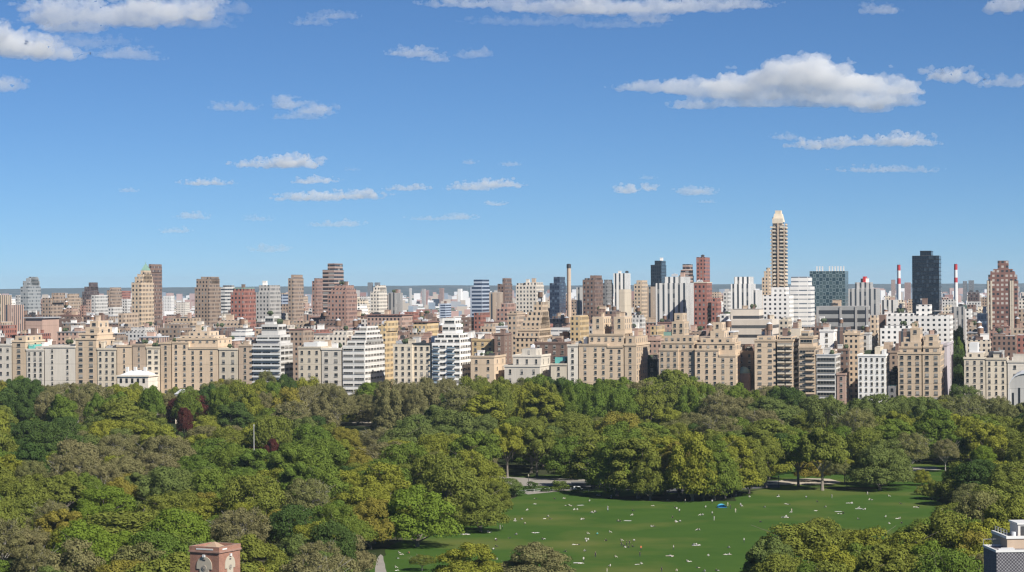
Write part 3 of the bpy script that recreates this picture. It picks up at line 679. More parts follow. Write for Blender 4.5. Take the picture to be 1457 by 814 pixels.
# chimneys
def chimney(x0, x1, ytop, D, label, bands=None, mat=None):
    xm = (x0+x1)/2; g = P(xm, CY, D); g.z = 0; zt = P(xm, ytop, D).z; r = (x1-x0)/2/F*D
    root = empty('chimney_stack', g); tag(root, label, 'chimney', 'tall chimneys on the skyline')
    if bands:
        ys = [ytop]+bands+[455]
        for i in range(len(ys)-1):
            za, zb = P(xm, ys[i], D).z, P(xm, ys[i+1], D).z
            if i == len(ys)-2: zb = 0
            f0 = 1+.45*(zt-zb)/zt; f1 = 1+.45*(zt-za)/zt
            q = MB(); q.cyl(0, 0, r*f0*.8, r*f1*.8, zb+(.02 if i < len(ys)-2 else 0), za, 20)
            q.build('red_band' if i % 2 == 0 else ('white_band' if i < len(ys)-2 else 'shaft'), STACKRED if i % 2 == 0 else WHITE, root)
    else:
        q = MB(); q.cyl(0, 0, r*1.25, r*.95, 0, zt-3, 20); q.build('shaft', mat, root)
        q = MB(); q.cyl(0, 0, r*1.05, r*1.05, zt-2.99, zt, 20); q.build('rim', DARK, root)
    q = MB(); q.cyl(0, 0, r*.7, r*.7, zt+.02, zt+.3, 16); q.build('flue', DARK, root)
chimney(806.5, 812.5, 376, line_depth(809, 520), 'tall plain grey-beige chimney standing alone on the skyline', mat=WM['tan_blank'])
chimney(1276, 1282, 377, line_depth(1278, 1500), 'red and white striped chimney left of the black glass tower', [385, 396, 404])
chimney(1357, 1363, 376, line_depth(1360, 1500), 'red and white striped chimney right of the black glass tower', [384, 395, 402])
# tank on a distant roof
# ---------------------------------------------------------------- filler blocks between them
def env(x, d):   # highest picture row a filler block behind the avenue reaches
    return 0
COLW = {'brown_win':'brown brick', 'beige':'beige','tan':'tan','pink':'pinkish','rose':'dusty red','brown':'dark brown','cream':'cream','white':'white','yellow':'yellow-tan','lgrey':'pale grey','grey':'grey','red':'red brick','pale':'off-white','dtan':'grey-brown',
        'white_ribbon':'white banded','brown_vert':'brown ribbed','tan_vert':'tan ribbed','pink_vert':'pink ribbed','lgrey_vert':'pale ribbed','beige_ribbon':'beige banded'}
def nick(x): return min(NICK, key=lambda t: abs(t[0]-x))[1]
rows = [(105, 471, 486, 1.0), (200, 463, 479, 1.0), (310, 456, 471, 1.0), (430, 448, 464, .95), (600, 441, 455, .9), (800, 432, 448, .7), (1050, 425, 440, .7), (1350, 420, 436, .6)]
mats = ['beige','tan','pink','rose','brown','cream','pink','brown_win','lgrey','rose','pink','pale','dtan','tan','dtan','brown','brown_vert','tan_vert','white_ribbon','pink_vert','red','brown_win','beige']
def openview(x): return 560 < x < 668 or 508 < x < 527 or 225 < x < 278
def free(f, g=1.0):
    return not any(f[0] < q[1]+g and f[1] > q[0]-g and f[2] < q[3]+g and f[3] > q[2]-g for q in FOOT)
NF = 0; FARM = ['white','cream','tan','pink','brown','lgrey','dtan','rose']; far = MB()
for ri, (d, ya, yb, ws) in enumerate(rows):
    x = -110 + random.uniform(0, 10)
    while x < 1570:
        w = random.uniform(17, 40) * ws
        yt = random.uniform(ya, yb)
        if openview(x) and ri >= 4: yt = max(yt, 447 + random.uniform(0, 10))
        if x > 1345 and x < 1376: x = 1376; continue
        dd = d + random.uniform(-25, 25); dep = random.uniform(14, 24)
        D = line_depth(x, dd); p = P(x, CY, D); u0, v0 = uv(p); W = w/F*D*.9
        f = (u0, u0+W, v0, v0+dep)
        if free(f) and not (openview(x) and ri > 5):
            mt = random.choice(mats); size = 'small' if w < 21 else ('broad' if w > 33 else 'mid-sized')
            tr = ()
            if random.random() < .45:
                a = random.uniform(.1, .4)*w; tr = ((x+a*.6, x+w*.85, yt-random.uniform(2.5, 6)),)
            if ri < 5 and x+w*.9 > 0 and x < 1457:
                place = ['close behind', 'second street behind', 'third street behind', 'well behind', 'far behind'][ri]
                B(f"{size} {COLW[mt]} building {place} {nick(x+w/2)}", 'city_building', x, x+w*.9, yt, dd, mt, tiers=tr, dep=dep, tot=False, cornice=False,
                  clutter=random.choice([2, 3, 4, 6]), tank=int(random.random() < .3), group='mid-rise blocks behind the avenue',
                  capf=flag_roof(random.choice([ROOFRED, ROOF, METAL]), .3) if random.random() < .35 else None)
                NF += 1
            else:
                FOOT.append(f); m_ = random.randrange(len(FARM))
                for (a, b, y_, i_) in [(x, x+w*.9, yt, 0)] + [(q[0], q[1], q[2], 2) for q in tr]:
                    ua, ub = P(a, CY, D).dot(U)-u0, P(b, CY, D).dot(U)-u0; z1 = P(a, y_, D).z
                    c4 = [Vector((p.x, p.y, 0)) + U*q1 + V*q2 for q1, q2 in ((ua, i_), (ub, i_), (ub, dep-i_), (ua, dep-i_))]
                    far.prism([(c.x, c.y) for c in c4], 0, z1, m_)
        x += w*random.uniform(.75, 1.15)
for xs in (list(range(-120, -16, 24)) + list(range(1478, 1575, 24))):      # the avenue front goes on past both edges of the view
    D = line_depth(xs, 0); p = P(xs, CY, D); c4 = [Vector((p.x, p.y, 0)) + U*a + V*b for a, b in ((0, 0), (8.6, 0), (8.6, 24), (0, 24))]
    far.prism([(c.x, c.y) for c in c4], 0, P(xs, random.uniform(492, 512), D).z, random.choice([1, 1, 2, 6]))
o = far.build('distant_blocks', [WM[k] for k in FARM]); o['kind'] = 'stuff'; o['label'] = 'mass of far mid-rise blocks merging behind the avenue'; o['category'] = 'city'
print('fillers', NF)
# ---------------------------------------------------------------- ground sheets
def ground_mat(name, c1, c2, scale, c3=None, s3=.01, rough=.95, stripes=False):
    m, nt, out = new_mat(name); b = N(nt, 'ShaderNodeBsdfPrincipled'); b.inputs['Roughness'].default_value = rough; b.inputs['Specular IOR Level'].default_value = .03
    tc = N(nt, 'ShaderNodeTexCoord'); no = N(nt, 'ShaderNodeTexNoise'); no.inputs['Scale'].default_value = scale; no.inputs['Detail'].default_value = 6; no.inputs['Roughness'].default_value = .7
    L(nt, tc.outputs['Object'], no.inputs['Vector'])
    r = N(nt, 'ShaderNodeMapRange'); r.inputs[1].default_value = .3; r.inputs[2].default_value = .7; L(nt, no.outputs[0], r.inputs[0])
    cc = mixc(nt, r.outputs[0], c1, c2)
    if c3:
        n2 = N(nt, 'ShaderNodeTexNoise'); n2.inputs['Scale'].default_value = s3; n2.inputs['Detail'].default_value = 5; L(nt, tc.outputs['Object'], n2.inputs['Vector'])
        r2 = N(nt, 'ShaderNodeMapRange'); r2.inputs[1].default_value = .50; r2.inputs[2].default_value = .68; L(nt, n2.outputs[0], r2.inputs[0])
        cc = mixc(nt, math_(nt, 'MULTIPLY', r2.outputs[0], .8), cc, c3)
    L(nt, cc, b.inputs['Base Color']); L(nt, b.outputs[0], out.inputs[0]); return m
def sheet(name, pts, z, mat, **kw):
    bm = bmesh.new(); vs = [bm.verts.new((p[0], p[1], z)) for p in pts]; f = bm.faces.new(vs)
    if f.normal.z < 0: f.normal_flip()
    bmesh.ops.triangulate(bm, faces=[f]); bm.normal_update()
    for q in bm.faces:
        if q.normal.z < 0: q.normal_flip()
    me = bpy.data.meshes.new(name); bm.to_mesh(me); bm.free(); me.materials.append(mat); o = link(name, me); o['kind'] = 'structure'; return o
def wob(pts, n=6, a=1.0):
    out = []
    for i in range(len(pts)):
        p, q = Vector(pts[i][:2]), Vector(pts[(i+1) % len(pts)][:2])
        for k in range(n):
            w = p.lerp(q, k/n); out.append((w.x + a*noise.noise((w.x*.09, w.y*.09, 0)), w.y + a*noise.noise((w.x*.09, w.y*.09, 7))))
    return out
sheet('ground', [(-40000,-300), (40000,-300), (40000,60000), (-40000,60000)], 0, ground_mat('far_ground', (.045,.06,.04), (.10,.09,.08), .004, (.16,.14,.13), .012))
parkpts = [(-420,380), (420,380), (430,1180), (-420,1390)]
sheet('parkland', parkpts, .02, ground_mat('park_soil', (.022,.036,.012), (.045,.055,.022), .12, (.10,.085,.06), .02))
sheet('city_streets', [(P(-200,CY,line_depth(-200,-8)).x, P(-200,CY,line_depth(-200,-8)).y), (P(1700,CY,line_depth(1700,-8)).x, P(1700,CY,line_depth(1700,-8)).y), (900,2900), (-900,3400)], .04,
      ground_mat('asphalt', (.05,.05,.052), (.075,.073,.07), .2))
g2 = lambda x, y: tuple(ground_at(x, y)[:2])
lawn_px = [(500,850), (535,800), (556,776), (620,752), (700,735), (715,716), (742,703), (800,698), (840,703), (870,711), (950,714), (1040,713), (1062,699), (1120,693), (1200,697), (1290,695), (1330,702), (1345,725), (1330,760), (1290,800), (1180,860), (900,900), (600,900)]
LAWN = [g2(*p) for p in lawn_px]
GRASS = ground_mat('lawn_grass', (.044,.094,.016), (.062,.115,.021), .06, (.130,.145,.038), .024)
sheet('lawn', wob(LAWN, 8, 3.0), .06, GRASS)
PATHM = ground_mat('path_gravel', (.27,.25,.22), (.34,.31,.27), .3)
SAND = ground_mat('path_sand', (.42,.36,.28), (.52,.45,.36), .3)
ROADM = ground_mat('drive_asphalt', (.10,.10,.105), (.14,.14,.14), .3)
sheet('path', wob([g2(*p) for p in [(530,860), (533,815), (538,792), (541,789), (545,792), (550,815), (558,860)]], 4, .3), .08, PATHM)
sheet('path', wob([g2(*p) for p in [(690,677), (742,680), (800,681), (860,684), (860,691), (745,692), (700,690)]], 4, .5), .10, ROADM if False else PATHM)
sheet('path', wob([g2(*p) for p in [(735,700), (752,704), (852,694), (850,691.5), (760,699)]], 4, .2), .12, PATHM)
sheet('park_drive', wob([g2(*p) for p in [(812,686), (880,684), (960,690), (1110,684), (1110,694), (960,702), (880,698), (818,695)]], 4, .5), .14, ROADM)
sheet('path', wob([g2(*p) for p in [(1092,690), (1112,684), (1150,681), (1182,682), (1198,687), (1180,690), (1130,690)]], 4, .6), .16, SAND)
sheet('path', wob([g2(*p) for p in [(500,601), (520,599), (536,602), (525,607), (505,606)]], 4, 1.5), .10, SAND)
sheet('path', wob([g2(*p) for p in [(1180,668), (1330,664), (1340,669), (1190,674)]], 4, .8), .10, PATHM)
sheet('park_drive', wob([g2(*p) for p in [(60,742), (105,736), (115,752), (70,764)]], 4, .5), .10, ROADM)
sheet('meadow', wob([g2(*p) for p in [(690,676), (800,676), (860,680), (1000,672), (1180,660), (1380,655), (1380,690), (1345,706), (1290,694), (1190,693), (1060,697), (870,708), (740,702), (700,700)]], 5, 1), .05, GRASS)

# hills on the horizon
def hills(Y, h0, amp, seed, c1, c2, xspan=.36):
    bm = bmesh.new(); n = 160; rows_ = []
    for k in range(n+1):
        x = (-xspan + 2*xspan*k/n)*Y
        h = h0 + amp*noise.fractal(Vector((x*.00022, seed, 0)), 1.0, 2.0, 5) + 4*noise.noise((x*.004, seed, 3))
        rows_.append([bm.verts.new((x, Y-2500, -2)), bm.verts.new((x, Y-900, h*.72)), bm.verts.new((x, Y, h)), bm.verts.new((x, Y+2500, -2))])
    for a, b in zip(rows_, rows_[1:]):
        for j in range(3): bm.faces.new((a[j], b[j], b[j+1], a[j+1]))
    me = bpy.data.meshes.new('hills'); bm.to_mesh(me); bm.free(); me.materials.append(ground_mat('wooded_hill', c1, c2, .002, (.12,.12,.11), .006)); o = link('hills', me); o['kind'] = 'structure'
hills(17500, 86, 22, 2.0, (.02,.035,.03), (.045,.055,.045))

# far city: very many tiny houses across the river, one mass
def far_city():
    mlist = [simple('far_'+k, c, .85, .1, .01) for k, c in (('white',(.80,.78,.76)), ('pink',(.46,.30,.26)), ('tan',(.50,.42,.34)), ('grey',(.36,.37,.39)), ('red',(.30,.15,.12)), ('blue',(.25,.30,.36)))] + [simple('far_trees', (.035,.06,.025), .9, .3, .01)]
    m = MB(); r = random.Random(5)
    for i in range(23000):
        Y = 3300 + 12300*(r.random()**1.15); x = r.uniform(-.235, .235)*Y; g = 1 + max(0, Y-8000)/6000
        if r.random() < (.78 if 5600 < Y < 7000 or Y > 13500 else .36):
            s = r.uniform(10, 30)*g; h = r.uniform(7, 12)*(.5+.5*g); m.cyl(x, Y, s, s*.45, 0, h, 6, 6)
        else:
            w = r.uniform(9, 28)*g; dp = r.uniform(10, 30)*g; h = r.uniform(6, 14) if r.random() < .86 else r.uniform(16, 34)
            if r.random() < .035 and Y > 7000: h = r.uniform(36, 62); w = min(w, 26)
            m.box(x, x+w, Y, Y+dp, 0, h, r.choice([0,0,0,1,1,2,2,3,4,5]), mt=r.choice([0,0,1,3,3,4]))
    o = m.build('distant_houses', mlist); o['kind'] = 'stuff'; o['label'] = 'hazy low-rise housing and trees spreading to the horizon beyond the towers'; o['category'] = 'city'
far_city()
for (xa, xb, yt, d, mt, lab) in [(523,531,402,7000,'dgrey','left twin of two tiny slabs standing on the horizon'), (533,541,402,7000,'dgrey','right twin of two tiny slabs standing on the horizon'),
    (651,658,411,6500,'white_blank','tiny white square block near the horizon left of the blue glass tower'), (582,586,410,6500,'lgrey','tiny pale pencil block near the horizon'), (600,606,411,6500,'grey','tiny grey block near the horizon amid haze'),
    (625,632,410,6600,'rose','tiny pink block near the horizon'), (563,570,412,6300,'pink','tiny pinkish block near the horizon behind the pale ribbed tower'), (1378,1386,399,6500,'dgrey','tiny dark block on the horizon right of the second striped chimney'),
    (1268,1274,398,6500,'pink','tiny pinkish slab on the horizon touching the first striped chimney'), (1287,1296,402,6500,'rose','tiny reddish slab on the horizon left of the black glass tower'), (1370,1376,400,6500,'dgrey','tiny dark slab on the horizon, nearer the second striped chimney'),
    (75,86,418,2500,'pale','tiny pale block left of the dark brown stepped tower'), (232,248,421,3200,'white','low white block in the haze right of the green-topped tower'), (250,270,430,2400,'pale','low pale block in the haze left of the sloping grey slab')]:
    B(lab, 'city_building', xa, xb, yt, d, mt, dep=20, cornice=False, clutter=0, group='tiny buildings on the horizon')

# ---------------------------------------------------------------- trees
LEAF = {}
def leafmat(k, c, c2):
    m, nt, out = new_mat('leaf_'+k)
    oi = N(nt, 'ShaderNodeObjectInfo'); geo = N(nt, 'ShaderNodeNewGeometry'); tc = N(nt, 'ShaderNodeTexCoord')
    no = N(nt, 'ShaderNodeTexNoise'); no.inputs['Scale'].default_value = .35; no.inputs['Detail'].default_value = 3; L(nt, tc.outputs['Object'], no.inputs['Vector'])
    a = mixc(nt, oi.outputs['Random'], c, c2)
    f = math_(nt, 'MULTIPLY', math_(nt, 'MULTIPLY_ADD', geo.outputs['Random Per Island'], .3, .85), math_(nt, 'MULTIPLY_ADD', no.outputs[0], .7, .65))
    v = N(nt, 'ShaderNodeVectorMath', operation='SCALE'); L(nt, a, v.inputs[0]); L(nt, f, v.inputs[3])
    d = N(nt, 'ShaderNodeBsdfDiffuse'); t = N(nt, 'ShaderNodeBsdfTranslucent'); L(nt, v.outputs[0], d.inputs[0]); L(nt, v.outputs[0], t.inputs[0])
    mx = N(nt, 'ShaderNodeMixShader'); mx.inputs[0].default_value = .22; L(nt, d.outputs[0], mx.inputs[1]); L(nt, t.outputs[0], mx.inputs[2]); L(nt, mx.outputs[0], out.inputs[0])
    LEAF[k] = m
leafmat('olive', (0.188,0.205,0.039), (0.161,0.188,0.039)); leafmat('yellow', (0.243,0.249,0.037), (0.205,0.223,0.037)); leafmat('green', (0.119,0.178,0.032), (0.149,0.192,0.034))
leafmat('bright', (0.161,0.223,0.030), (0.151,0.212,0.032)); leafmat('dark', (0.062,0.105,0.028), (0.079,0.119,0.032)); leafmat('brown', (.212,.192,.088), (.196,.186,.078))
leafmat('grey', (0.176,0.185,0.069), (0.196,0.194,0.071)); leafmat('red', (.105,.036,.030), (.085,.03,.026)); leafmat('ochre', (0.254,0.217,0.044), (0.226,0.207,0.041)); leafmat('sage', (0.129,0.171,0.048), (0.149,0.178,0.051))
BARK = simple('bark', (.20,.17,.14), .9, .3, .8, objvar=.3)
BARKP = simple('pale_bark', (.36,.33,.29), .9, .25, .8)

def crown_arrays(seed, R, z0, z1, nl, nq, leaf, flat=0.0, lr=(.24,.40), droop=0, fill=.25):
    r = np.random.default_rng(seed)
    zc = z0 + (z1-z0)*(.36 if z0 < 2 else .42)
    dirs = []
    while len(dirs) < nl:
        d = r.normal(size=3); d /= np.linalg.norm(d)
        if d[2] < (-.85 if z0 < 2 else -.55): continue
        if any(np.dot(d, e) > .93 for e in dirs) and r.random() < .8: continue
        dirs.append(d)
    dirs = np.array(dirs)
    if z0 < 2:
        ring = [(math.cos(a)*.95, math.sin(a)*.95, -.62) for a in np.linspace(0, 6.28, 14)[:-1] + seed]
        dirs = np.concatenate([dirs, np.array(ring)]); nl = len(dirs)
    up = (z1-zc); dn = (zc-z0)
    sc = r.uniform(.58, .80, size=nl)[:, None]
    cen = dirs*sc*np.array([R, R, 1.0]); cen[:, 2] = dirs[:, 2]*sc[:, 0]*np.where(dirs[:, 2] > 0, up, dn*(1.15 if z0 < 2 else 1)) + zc
    if z0 < 2:
        k = dirs[:, 2] < 0; cen[k, :2] *= 1.25
    if flat: cen[:, 2] = np.minimum(cen[:, 2], zc+up*(1-flat))
    rad = r.uniform(*lr, size=nl)*R
    pts, nrm = [], []
    per = nq//nl
    for i in range(nl):
        d = r.normal(size=(per, 3)); d /= np.linalg.norm(d, axis=1)[:, None]
        d[:, 2] = np.where(d[:, 2] < -.35, -d[:, 2], d[:, 2])
        rr = rad[i]*(r.uniform(.80, 1.08, size=per))[:, None]
        k = r.random(per) < fill; rr[k] *= r.uniform(.4, .9, size=k.sum())[:, None]
        # sub-lobes
        wv = 1 + .22*np.sin(d[:, :1]*7+seed+i)*np.sin(d[:, 1:2]*8+i*2)*np.sin(d[:, 2:3]*7)
        p = cen[i] + d*rr*wv*np.array([1, 1, .82])
        ok = np.ones(per, bool)
        for j in range(nl):
            if j != i: ok &= np.linalg.norm((p-cen[j])/np.array([1, 1, .82]), axis=1) > rad[j]*.78
        ok &= p[:, 2] > z0*.55
        pts.append(p[ok]); nrm.append(d[ok])
    p = np.concatenate(pts); n = np.concatenate(nrm)
    n = n + r.normal(size=n.shape)*.32; n /= np.linalg.norm(n, axis=1)[:, None]
    t = np.cross(n, r.normal(size=n.shape)); t /= np.linalg.norm(t, axis=1)[:, None]; b = np.cross(n, t)
    s = (leaf*r.uniform(.6, 1.35, size=len(p)))[:, None]*.5; s2 = s*r.uniform(.55, 1.0, size=len(p))[:, None]
    v = np.stack([p-t*s, p-b*s2+n*s*.15, p+t*s, p+b*s2-n*s*.1], axis=1).reshape(-1, 3)
    return v, cen, rad
def mesh_quads(name, v):
    n = len(v)//4; me = bpy.data.meshes.new(name); me.vertices.add(len(v)); me.vertices.foreach_set('co', v.astype(np.float32).ravel())
    me.loops.add(4*n); me.loops.foreach_set('vertex_index', np.arange(4*n, dtype=np.int32)); me.polygons.add(n)
    me.polygons.foreach_set('loop_start', np.arange(0, 4*n, 4, dtype=np.int32)); me.polygons.foreach_set('loop_total', np.full(n, 4, dtype=np.int32)); me.update(); me.validate(); return me
def trunk_mesh(seed, h0, cen, tr=.42, twigs=0):
    r = random.Random(seed); m = MB(); fork = h0*1.1
    m.tube((0,0,-.3), (0,0,.8), tr*1.5, tr*1.05, 8); m.tube((0,0,.8), (r.uniform(-.3,.3), r.uniform(-.3,.3), fork), tr*1.05, tr*.75, 8)
    base = Vector((0,0,fork-.2))
    idx = sorted(range(len(cen)), key=lambda i: r.random())[:7+twigs]
    for i in idx:
        c = Vector(cen[i]); mid = base.lerp(c, .5) + Vector((r.uniform(-.6,.6), r.uniform(-.6,.6), r.uniform(.3,1.2)))
        m.tube(base, mid, tr*.5, tr*.3, 6); m.tube(mid, c, tr*.3, tr*.10, 5)
        for k in range(3 + (4 if twigs else 0)):
            e = c + Vector((r.gauss(0,1), r.gauss(0,1), r.gauss(.5,.8)))*(1.4 if not twigs else 1.5); m.tube(mid.lerp(c, r.uniform(.2,1)), e, tr*.13, .03, 4)
    return m.mesh('trunk', [BARK])
VAR = []    # (crown mesh, trunk mesh, R, H, kind)
ph = LEAF['green']
specs = [ # seed R z0 z1 lobes quads leaf flat kind
 (1, 8.5, 4.0, 16, 34, 22500, 0.49, .0, 'domed'), (2, 8.5, 3.5, 16, 44, 24000, 0.48, .15, 'domed'), (3, 8.0, 4.5, 17, 26, 21000, 0.51, .0, 'clumpy'),
 (4, 9.5, 4.5, 14.5, 40, 22500, 0.49, .25, 'spreading'), (5, 9.0, 4.0, 15, 50, 24000, 0.45, .1, 'spreading'), (6, 6.5, 4.0, 20, 34, 22500, 0.49, .0, 'tall'),
 (7, 7.0, 5.0, 21, 42, 24000, 0.49, .0, 'tall'), (8, 8.5, 4.0, 16, 60, 25500, 0.34, .0, 'airy'), (9, 8.0, 4.0, 16.5, 70, 25500, 0.33, .0, 'airy'),
 (10, 8.5, 1.2, 16, 46, 28500, 0.49, .0, 'full'), (11, 8.0, .8, 16.5, 54, 28500, 0.48, .0, 'full'), (12, 7.0, 1.0, 20, 48, 28500, 0.49, .0, 'plane')]
for (sd, R, z0, z1, nl, nq, lf, fl, kd) in specs:
    v, cen, rad = crown_arrays(sd, R, z0, z1, nl, nq, lf, fl, (.20,.34) if kd != 'airy' else (.16,.26))
    me = mesh_quads('crown', v); me.materials.append(ph); VAR.append((me, trunk_mesh(sd, z0, cen, .42 if kd != 'airy' else .34, 0 if kd != 'airy' else 8), R, z1, kd))
# shrub
v, cen, rad = crown_arrays(20, 3.0, .2, 4.6, 16, 2600, .42, 0, (.3,.45)); SHR = mesh_quads('crown', v); SHR.materials.append(ph); SHT = trunk_mesh(20, .8, cen, .12)
KIND = {'domed':[0,1], 'clumpy':[2], 'spreading':[3,4], 'tall':[5,6], 'airy':[7,8], 'full':[9,10], 'plane':[11,10]}
COLN = {'olive':'olive green','yellow':'yellow-green','green':'mid-green','bright':'bright green','dark':'dark green','brown':'brownish','grey':'grey-green','red':'dark red','ochre':'ochre-tinged','sage':'sage green'}
cblobs = [(262,592,22,22,'red'), (385,631,14,12,'red'), (560,562,115,36,'brown'), (440,570,30,25,'brown'), (140,555,50,14,'brown'), (90,562,40,14,'brown'), (170,650,80,24,'brown'), (210,630,60,16,'brown'),
 (60,620,50,30,'dark'), (110,575,60,14,'green'), (190,590,60,20,'olive'), (140,712,42,26,'bright'), (180,745,95,24,'bright'), (100,540,80,12,'green'), (10,700,40,30,'olive'), (60,690,40,20,'olive'), (30,570,50,20,'dark'),
 (190,690,50,24,'ochre'), (20,760,50,30,'brown'), (110,790,60,20,'brown'), (270,615,50,18,'yellow'), (190,612,60,14,'yellow'), (310,650,60,22,'green'), (350,700,60,24,'olive'), (300,760,60,20,'brown'), (320,680,50,16,'green'),
 (380,670,40,20,'yellow'), (430,655,45,30,'green'), (500,655,35,14,'ochre'), (510,700,50,25,'yellow'), (430,720,50,22,'green'), (520,740,40,25,'ochre'), (470,790,60,20,'brown'), (400,785,40,20,'sage'), (390,790,30,20,'sage'),
 (595,720,45,40,'bright'), (645,680,45,30,'olive'), (680,730,40,30,'olive'), (668,660,30,20,'yellow'), (540,630,40,14,'brown'), (600,610,80,18,'sage'), (680,590,70,14,'sage'), (660,640,30,15,'brown'), (560,650,40,14,'green'),
 (700,548,40,14,'olive'), (760,565,30,14,'yellow'), (790,545,40,12,'dark'), (700,570,30,10,'yellow'), (850,550,60,20,'green'), (960,545,50,22,'olive'), (990,550,30,18,'green'), (1010,580,60,20,'brown'), (940,572,60,14,'grey'),
 (900,590,40,16,'sage'), (820,600,60,20,'olive'), (780,590,60,14,'green'), (1060,590,45,16,'brown'), (1075,565,30,8,'brown'), (1050,548,30,12,'green'), (1110,580,60,14,'sage'), (1190,570,60,14,'sage'), (1150,555,40,12,'olive'),
 (1230,590,50,14,'grey'), (1290,560,60,14,'green'), (1330,600,60,14,'yellow'), (1390,575,50,14,'grey'), (1440,580,40,16,'grey'), (1380,640,30,20,'green'), (1430,640,50,20,'olive'), (1398,650,18,16,'bright'), (1340,615,50,14,'brown'),
 (1300,560,40,10,'olive'), (1440,690,40,24,'olive'), (1390,690,50,20,'grey'), (1200,610,30,16,'green'), (1250,640,40,20,'sage'), (1440,605,30,16,'olive')]
def colour_at(x, y, r):
    best = [b for b in cblobs if ((x-b[0])/b[2])**2 + ((y-b[1])/b[3])**2 < 1.0]
    if best and r.random() < .88: return min(best, key=lambda b: ((x-b[0])/b[2])**2 + ((y-b[1])/b[3])**2)[4]
    c = r.choices(['olive','yellow','green','dark','brown','grey','ochre','sage','bright'], [24,14,26,7,7,7,6,12,2])[0]
    return c
trees = []
def T_(x, yb=None, yt=None, w=60, c='olive', kind='domed', D=None, label=None, sy=1.0):
    if D is None: g = ground_at(x, yb); D = depth_of(g)
    else: g = P(x, CY, D); g.z = 0
    h = P(x, yt, D).z; trees.append(dict(g=g, D=D, h=h, w=w/F*D*1.12, c=c, kind=kind, label=label, x=x, yt=yt, explicit=True))
E = T_
E(594, 778, 684, 98, 'bright', 'full', label='dense bright green tree at the near left corner of the lawn')
E(684, 757, 692, 62, 'olive', 'full', label='small olive tree standing on the left edge of the lawn')
E(640, 748, 648, 90, 'olive', 'full', label='large olive-brown tree behind the small olive one at the lawn')
E(668, 708, 637, 58, 'yellow', 'full', label='round yellow-green tree left of the tall trees by the pale path')
E(715, 708, 680, 56, 'sage', 'spreading', label='low spreading sage tree at the far left corner of the lawn')
E(722, 679, 600, 58, 'yellow', 'clumpy', label='tall yellow-green tree with a clear trunk beside the pale path')
E(764, 679, 604, 54, 'olive', 'clumpy', label='tall olive tree with a clear trunk, right of its yellower twin')
E(812, 682, 618, 60, 'green', 'full', label='mid-green tree over the left end of the shaded drive')
E(845, 694, 612, 70, 'olive', 'plane', label='tall olive tree starting the row at the far edge of the lawn')
E(878, 706, 618, 68, 'green', 'plane', label='second tree of the tall row along the lawn, mid-green')
E(908, 709, 616, 72, 'olive', 'plane', label='tall olive tree at the middle of the far lawn row')
E(946, 704, 613, 70, 'yellow', 'plane', label='broad yellow-green tree in the far lawn row, left of the lowest-hanging one')
E(985, 713, 610, 68, 'yellow', 'plane', label='low-branched yellow-green tree hanging over the lawn edge')
E(1016, 712, 622, 64, 'green', 'plane', label='narrow green tree between two yellow-green ones by the blue tarp')
E(1046, 706, 612, 64, 'yellow', 'plane', label='yellow-green tree just above the blue tarp')
E(862, 698, 626, 44, 'green', 'full', label='short dense green tree low at the left end of the tall row')
E(925, 712, 640, 46, 'olive', 'full', label='short olive tree with branches to the ground in the far lawn row')
E(966, 708, 622, 50, 'ochre', 'plane', label='ochre-tinged tree tucked in the far lawn row')
E(1001, 713, 640, 44, 'yellow', 'full', label='short yellow-green tree sweeping the grass left of the blue tarp')
E(1032, 709, 630, 46, 'yellow', 'plane', label='yellow-green tree directly behind the blue tarp')
E(1066, 703, 618, 44, 'olive', 'plane', label='olive tree closing the dense part of the far lawn row')
E(706, 735, 682, 40, 'olive', 'full', label='small olive tree squeezed behind the one on the left lawn edge')
E(1090, 694, 620, 50, 'olive', 'clumpy', label='olive tree with a bare pale trunk at the end of the far row')
E(1136, 692, 612, 64, 'green', 'clumpy', label='green tree with dark trunk over the sandy path')
E(1170, 698, 606, 74, 'olive', 'clumpy', label='forked olive tree casting a long shadow on the far lawn')
E(1202, 688, 650, 34, 'yellow', 'clumpy', label='small yellow-green tree right of the forked olive tree')
E(1252, 698, 628, 68, 'sage', 'full', label='rounded weeping sage tree on the far right of the lawn')
E(1294, 683, 612, 60, 'grey', 'airy', label='thinly leafed tree with a pale bare trunk right of the weeping tree')
E(1345, 672, 622, 44, 'brown', 'airy', label='sparse brownish tree with visible trunk in the far right glade')
E(1232, 676, 608, 60, 'olive', 'domed', label='yellowish olive tree behind the weeping tree')
E(1312, 691, 666, 24, 'yellow', 'full', label='little light green tree in the right glade')
E(1326, 711, 682, 26, 'olive', 'full', label='little dark olive tree at the right end of the lawn')
E(1130, None, 742, 118, 'olive', 'full', D=548, label='broad olive tree at the left end of the near right clump')
E(1188, None, 770, 88, 'yellow', 'full', D=515, label='yellow-green tree low in the near right clump')
E(1235, None, 747, 92, 'yellow', 'full', D=552, label='yellowish tree in the middle of the near right clump')
E(1288, None, 752, 84, 'yellow', 'full', D=545, label='yellowish tree right of centre in the near right clump')
E(1345, None, 724, 100, 'olive', 'full', D=560, label='tall olive tree at the upper right of the near right clump')
E(1325, None, 763, 80, 'bright', 'full', D=520, label='bright green tree low in the near right clump')
E(1385, None, 752, 70, 'ochre', 'full', D=530, label='ochre tree beside the patterned roof corner')
E(1395, None, 700, 80, 'grey', 'spreading', D=600, label='grey-green spreading tree above the near right clump')
E(1440, None, 700, 80, 'olive', 'clumpy', D=580, label='olive tree at the right edge above the patterned roof')
E(1390, None, 783, 60, 'brown', 'airy', D=480, label='thin brownish tree touching the patterned brick wall')
E(664, None, 767, 84, 'yellow', 'full', D=560, label='yellow-green treetop rising from the bottom edge before the lawn')
E(761, None, 768, 86, 'brown', 'full', D=560, label='brown budding treetop rising from the bottom edge before the lawn')
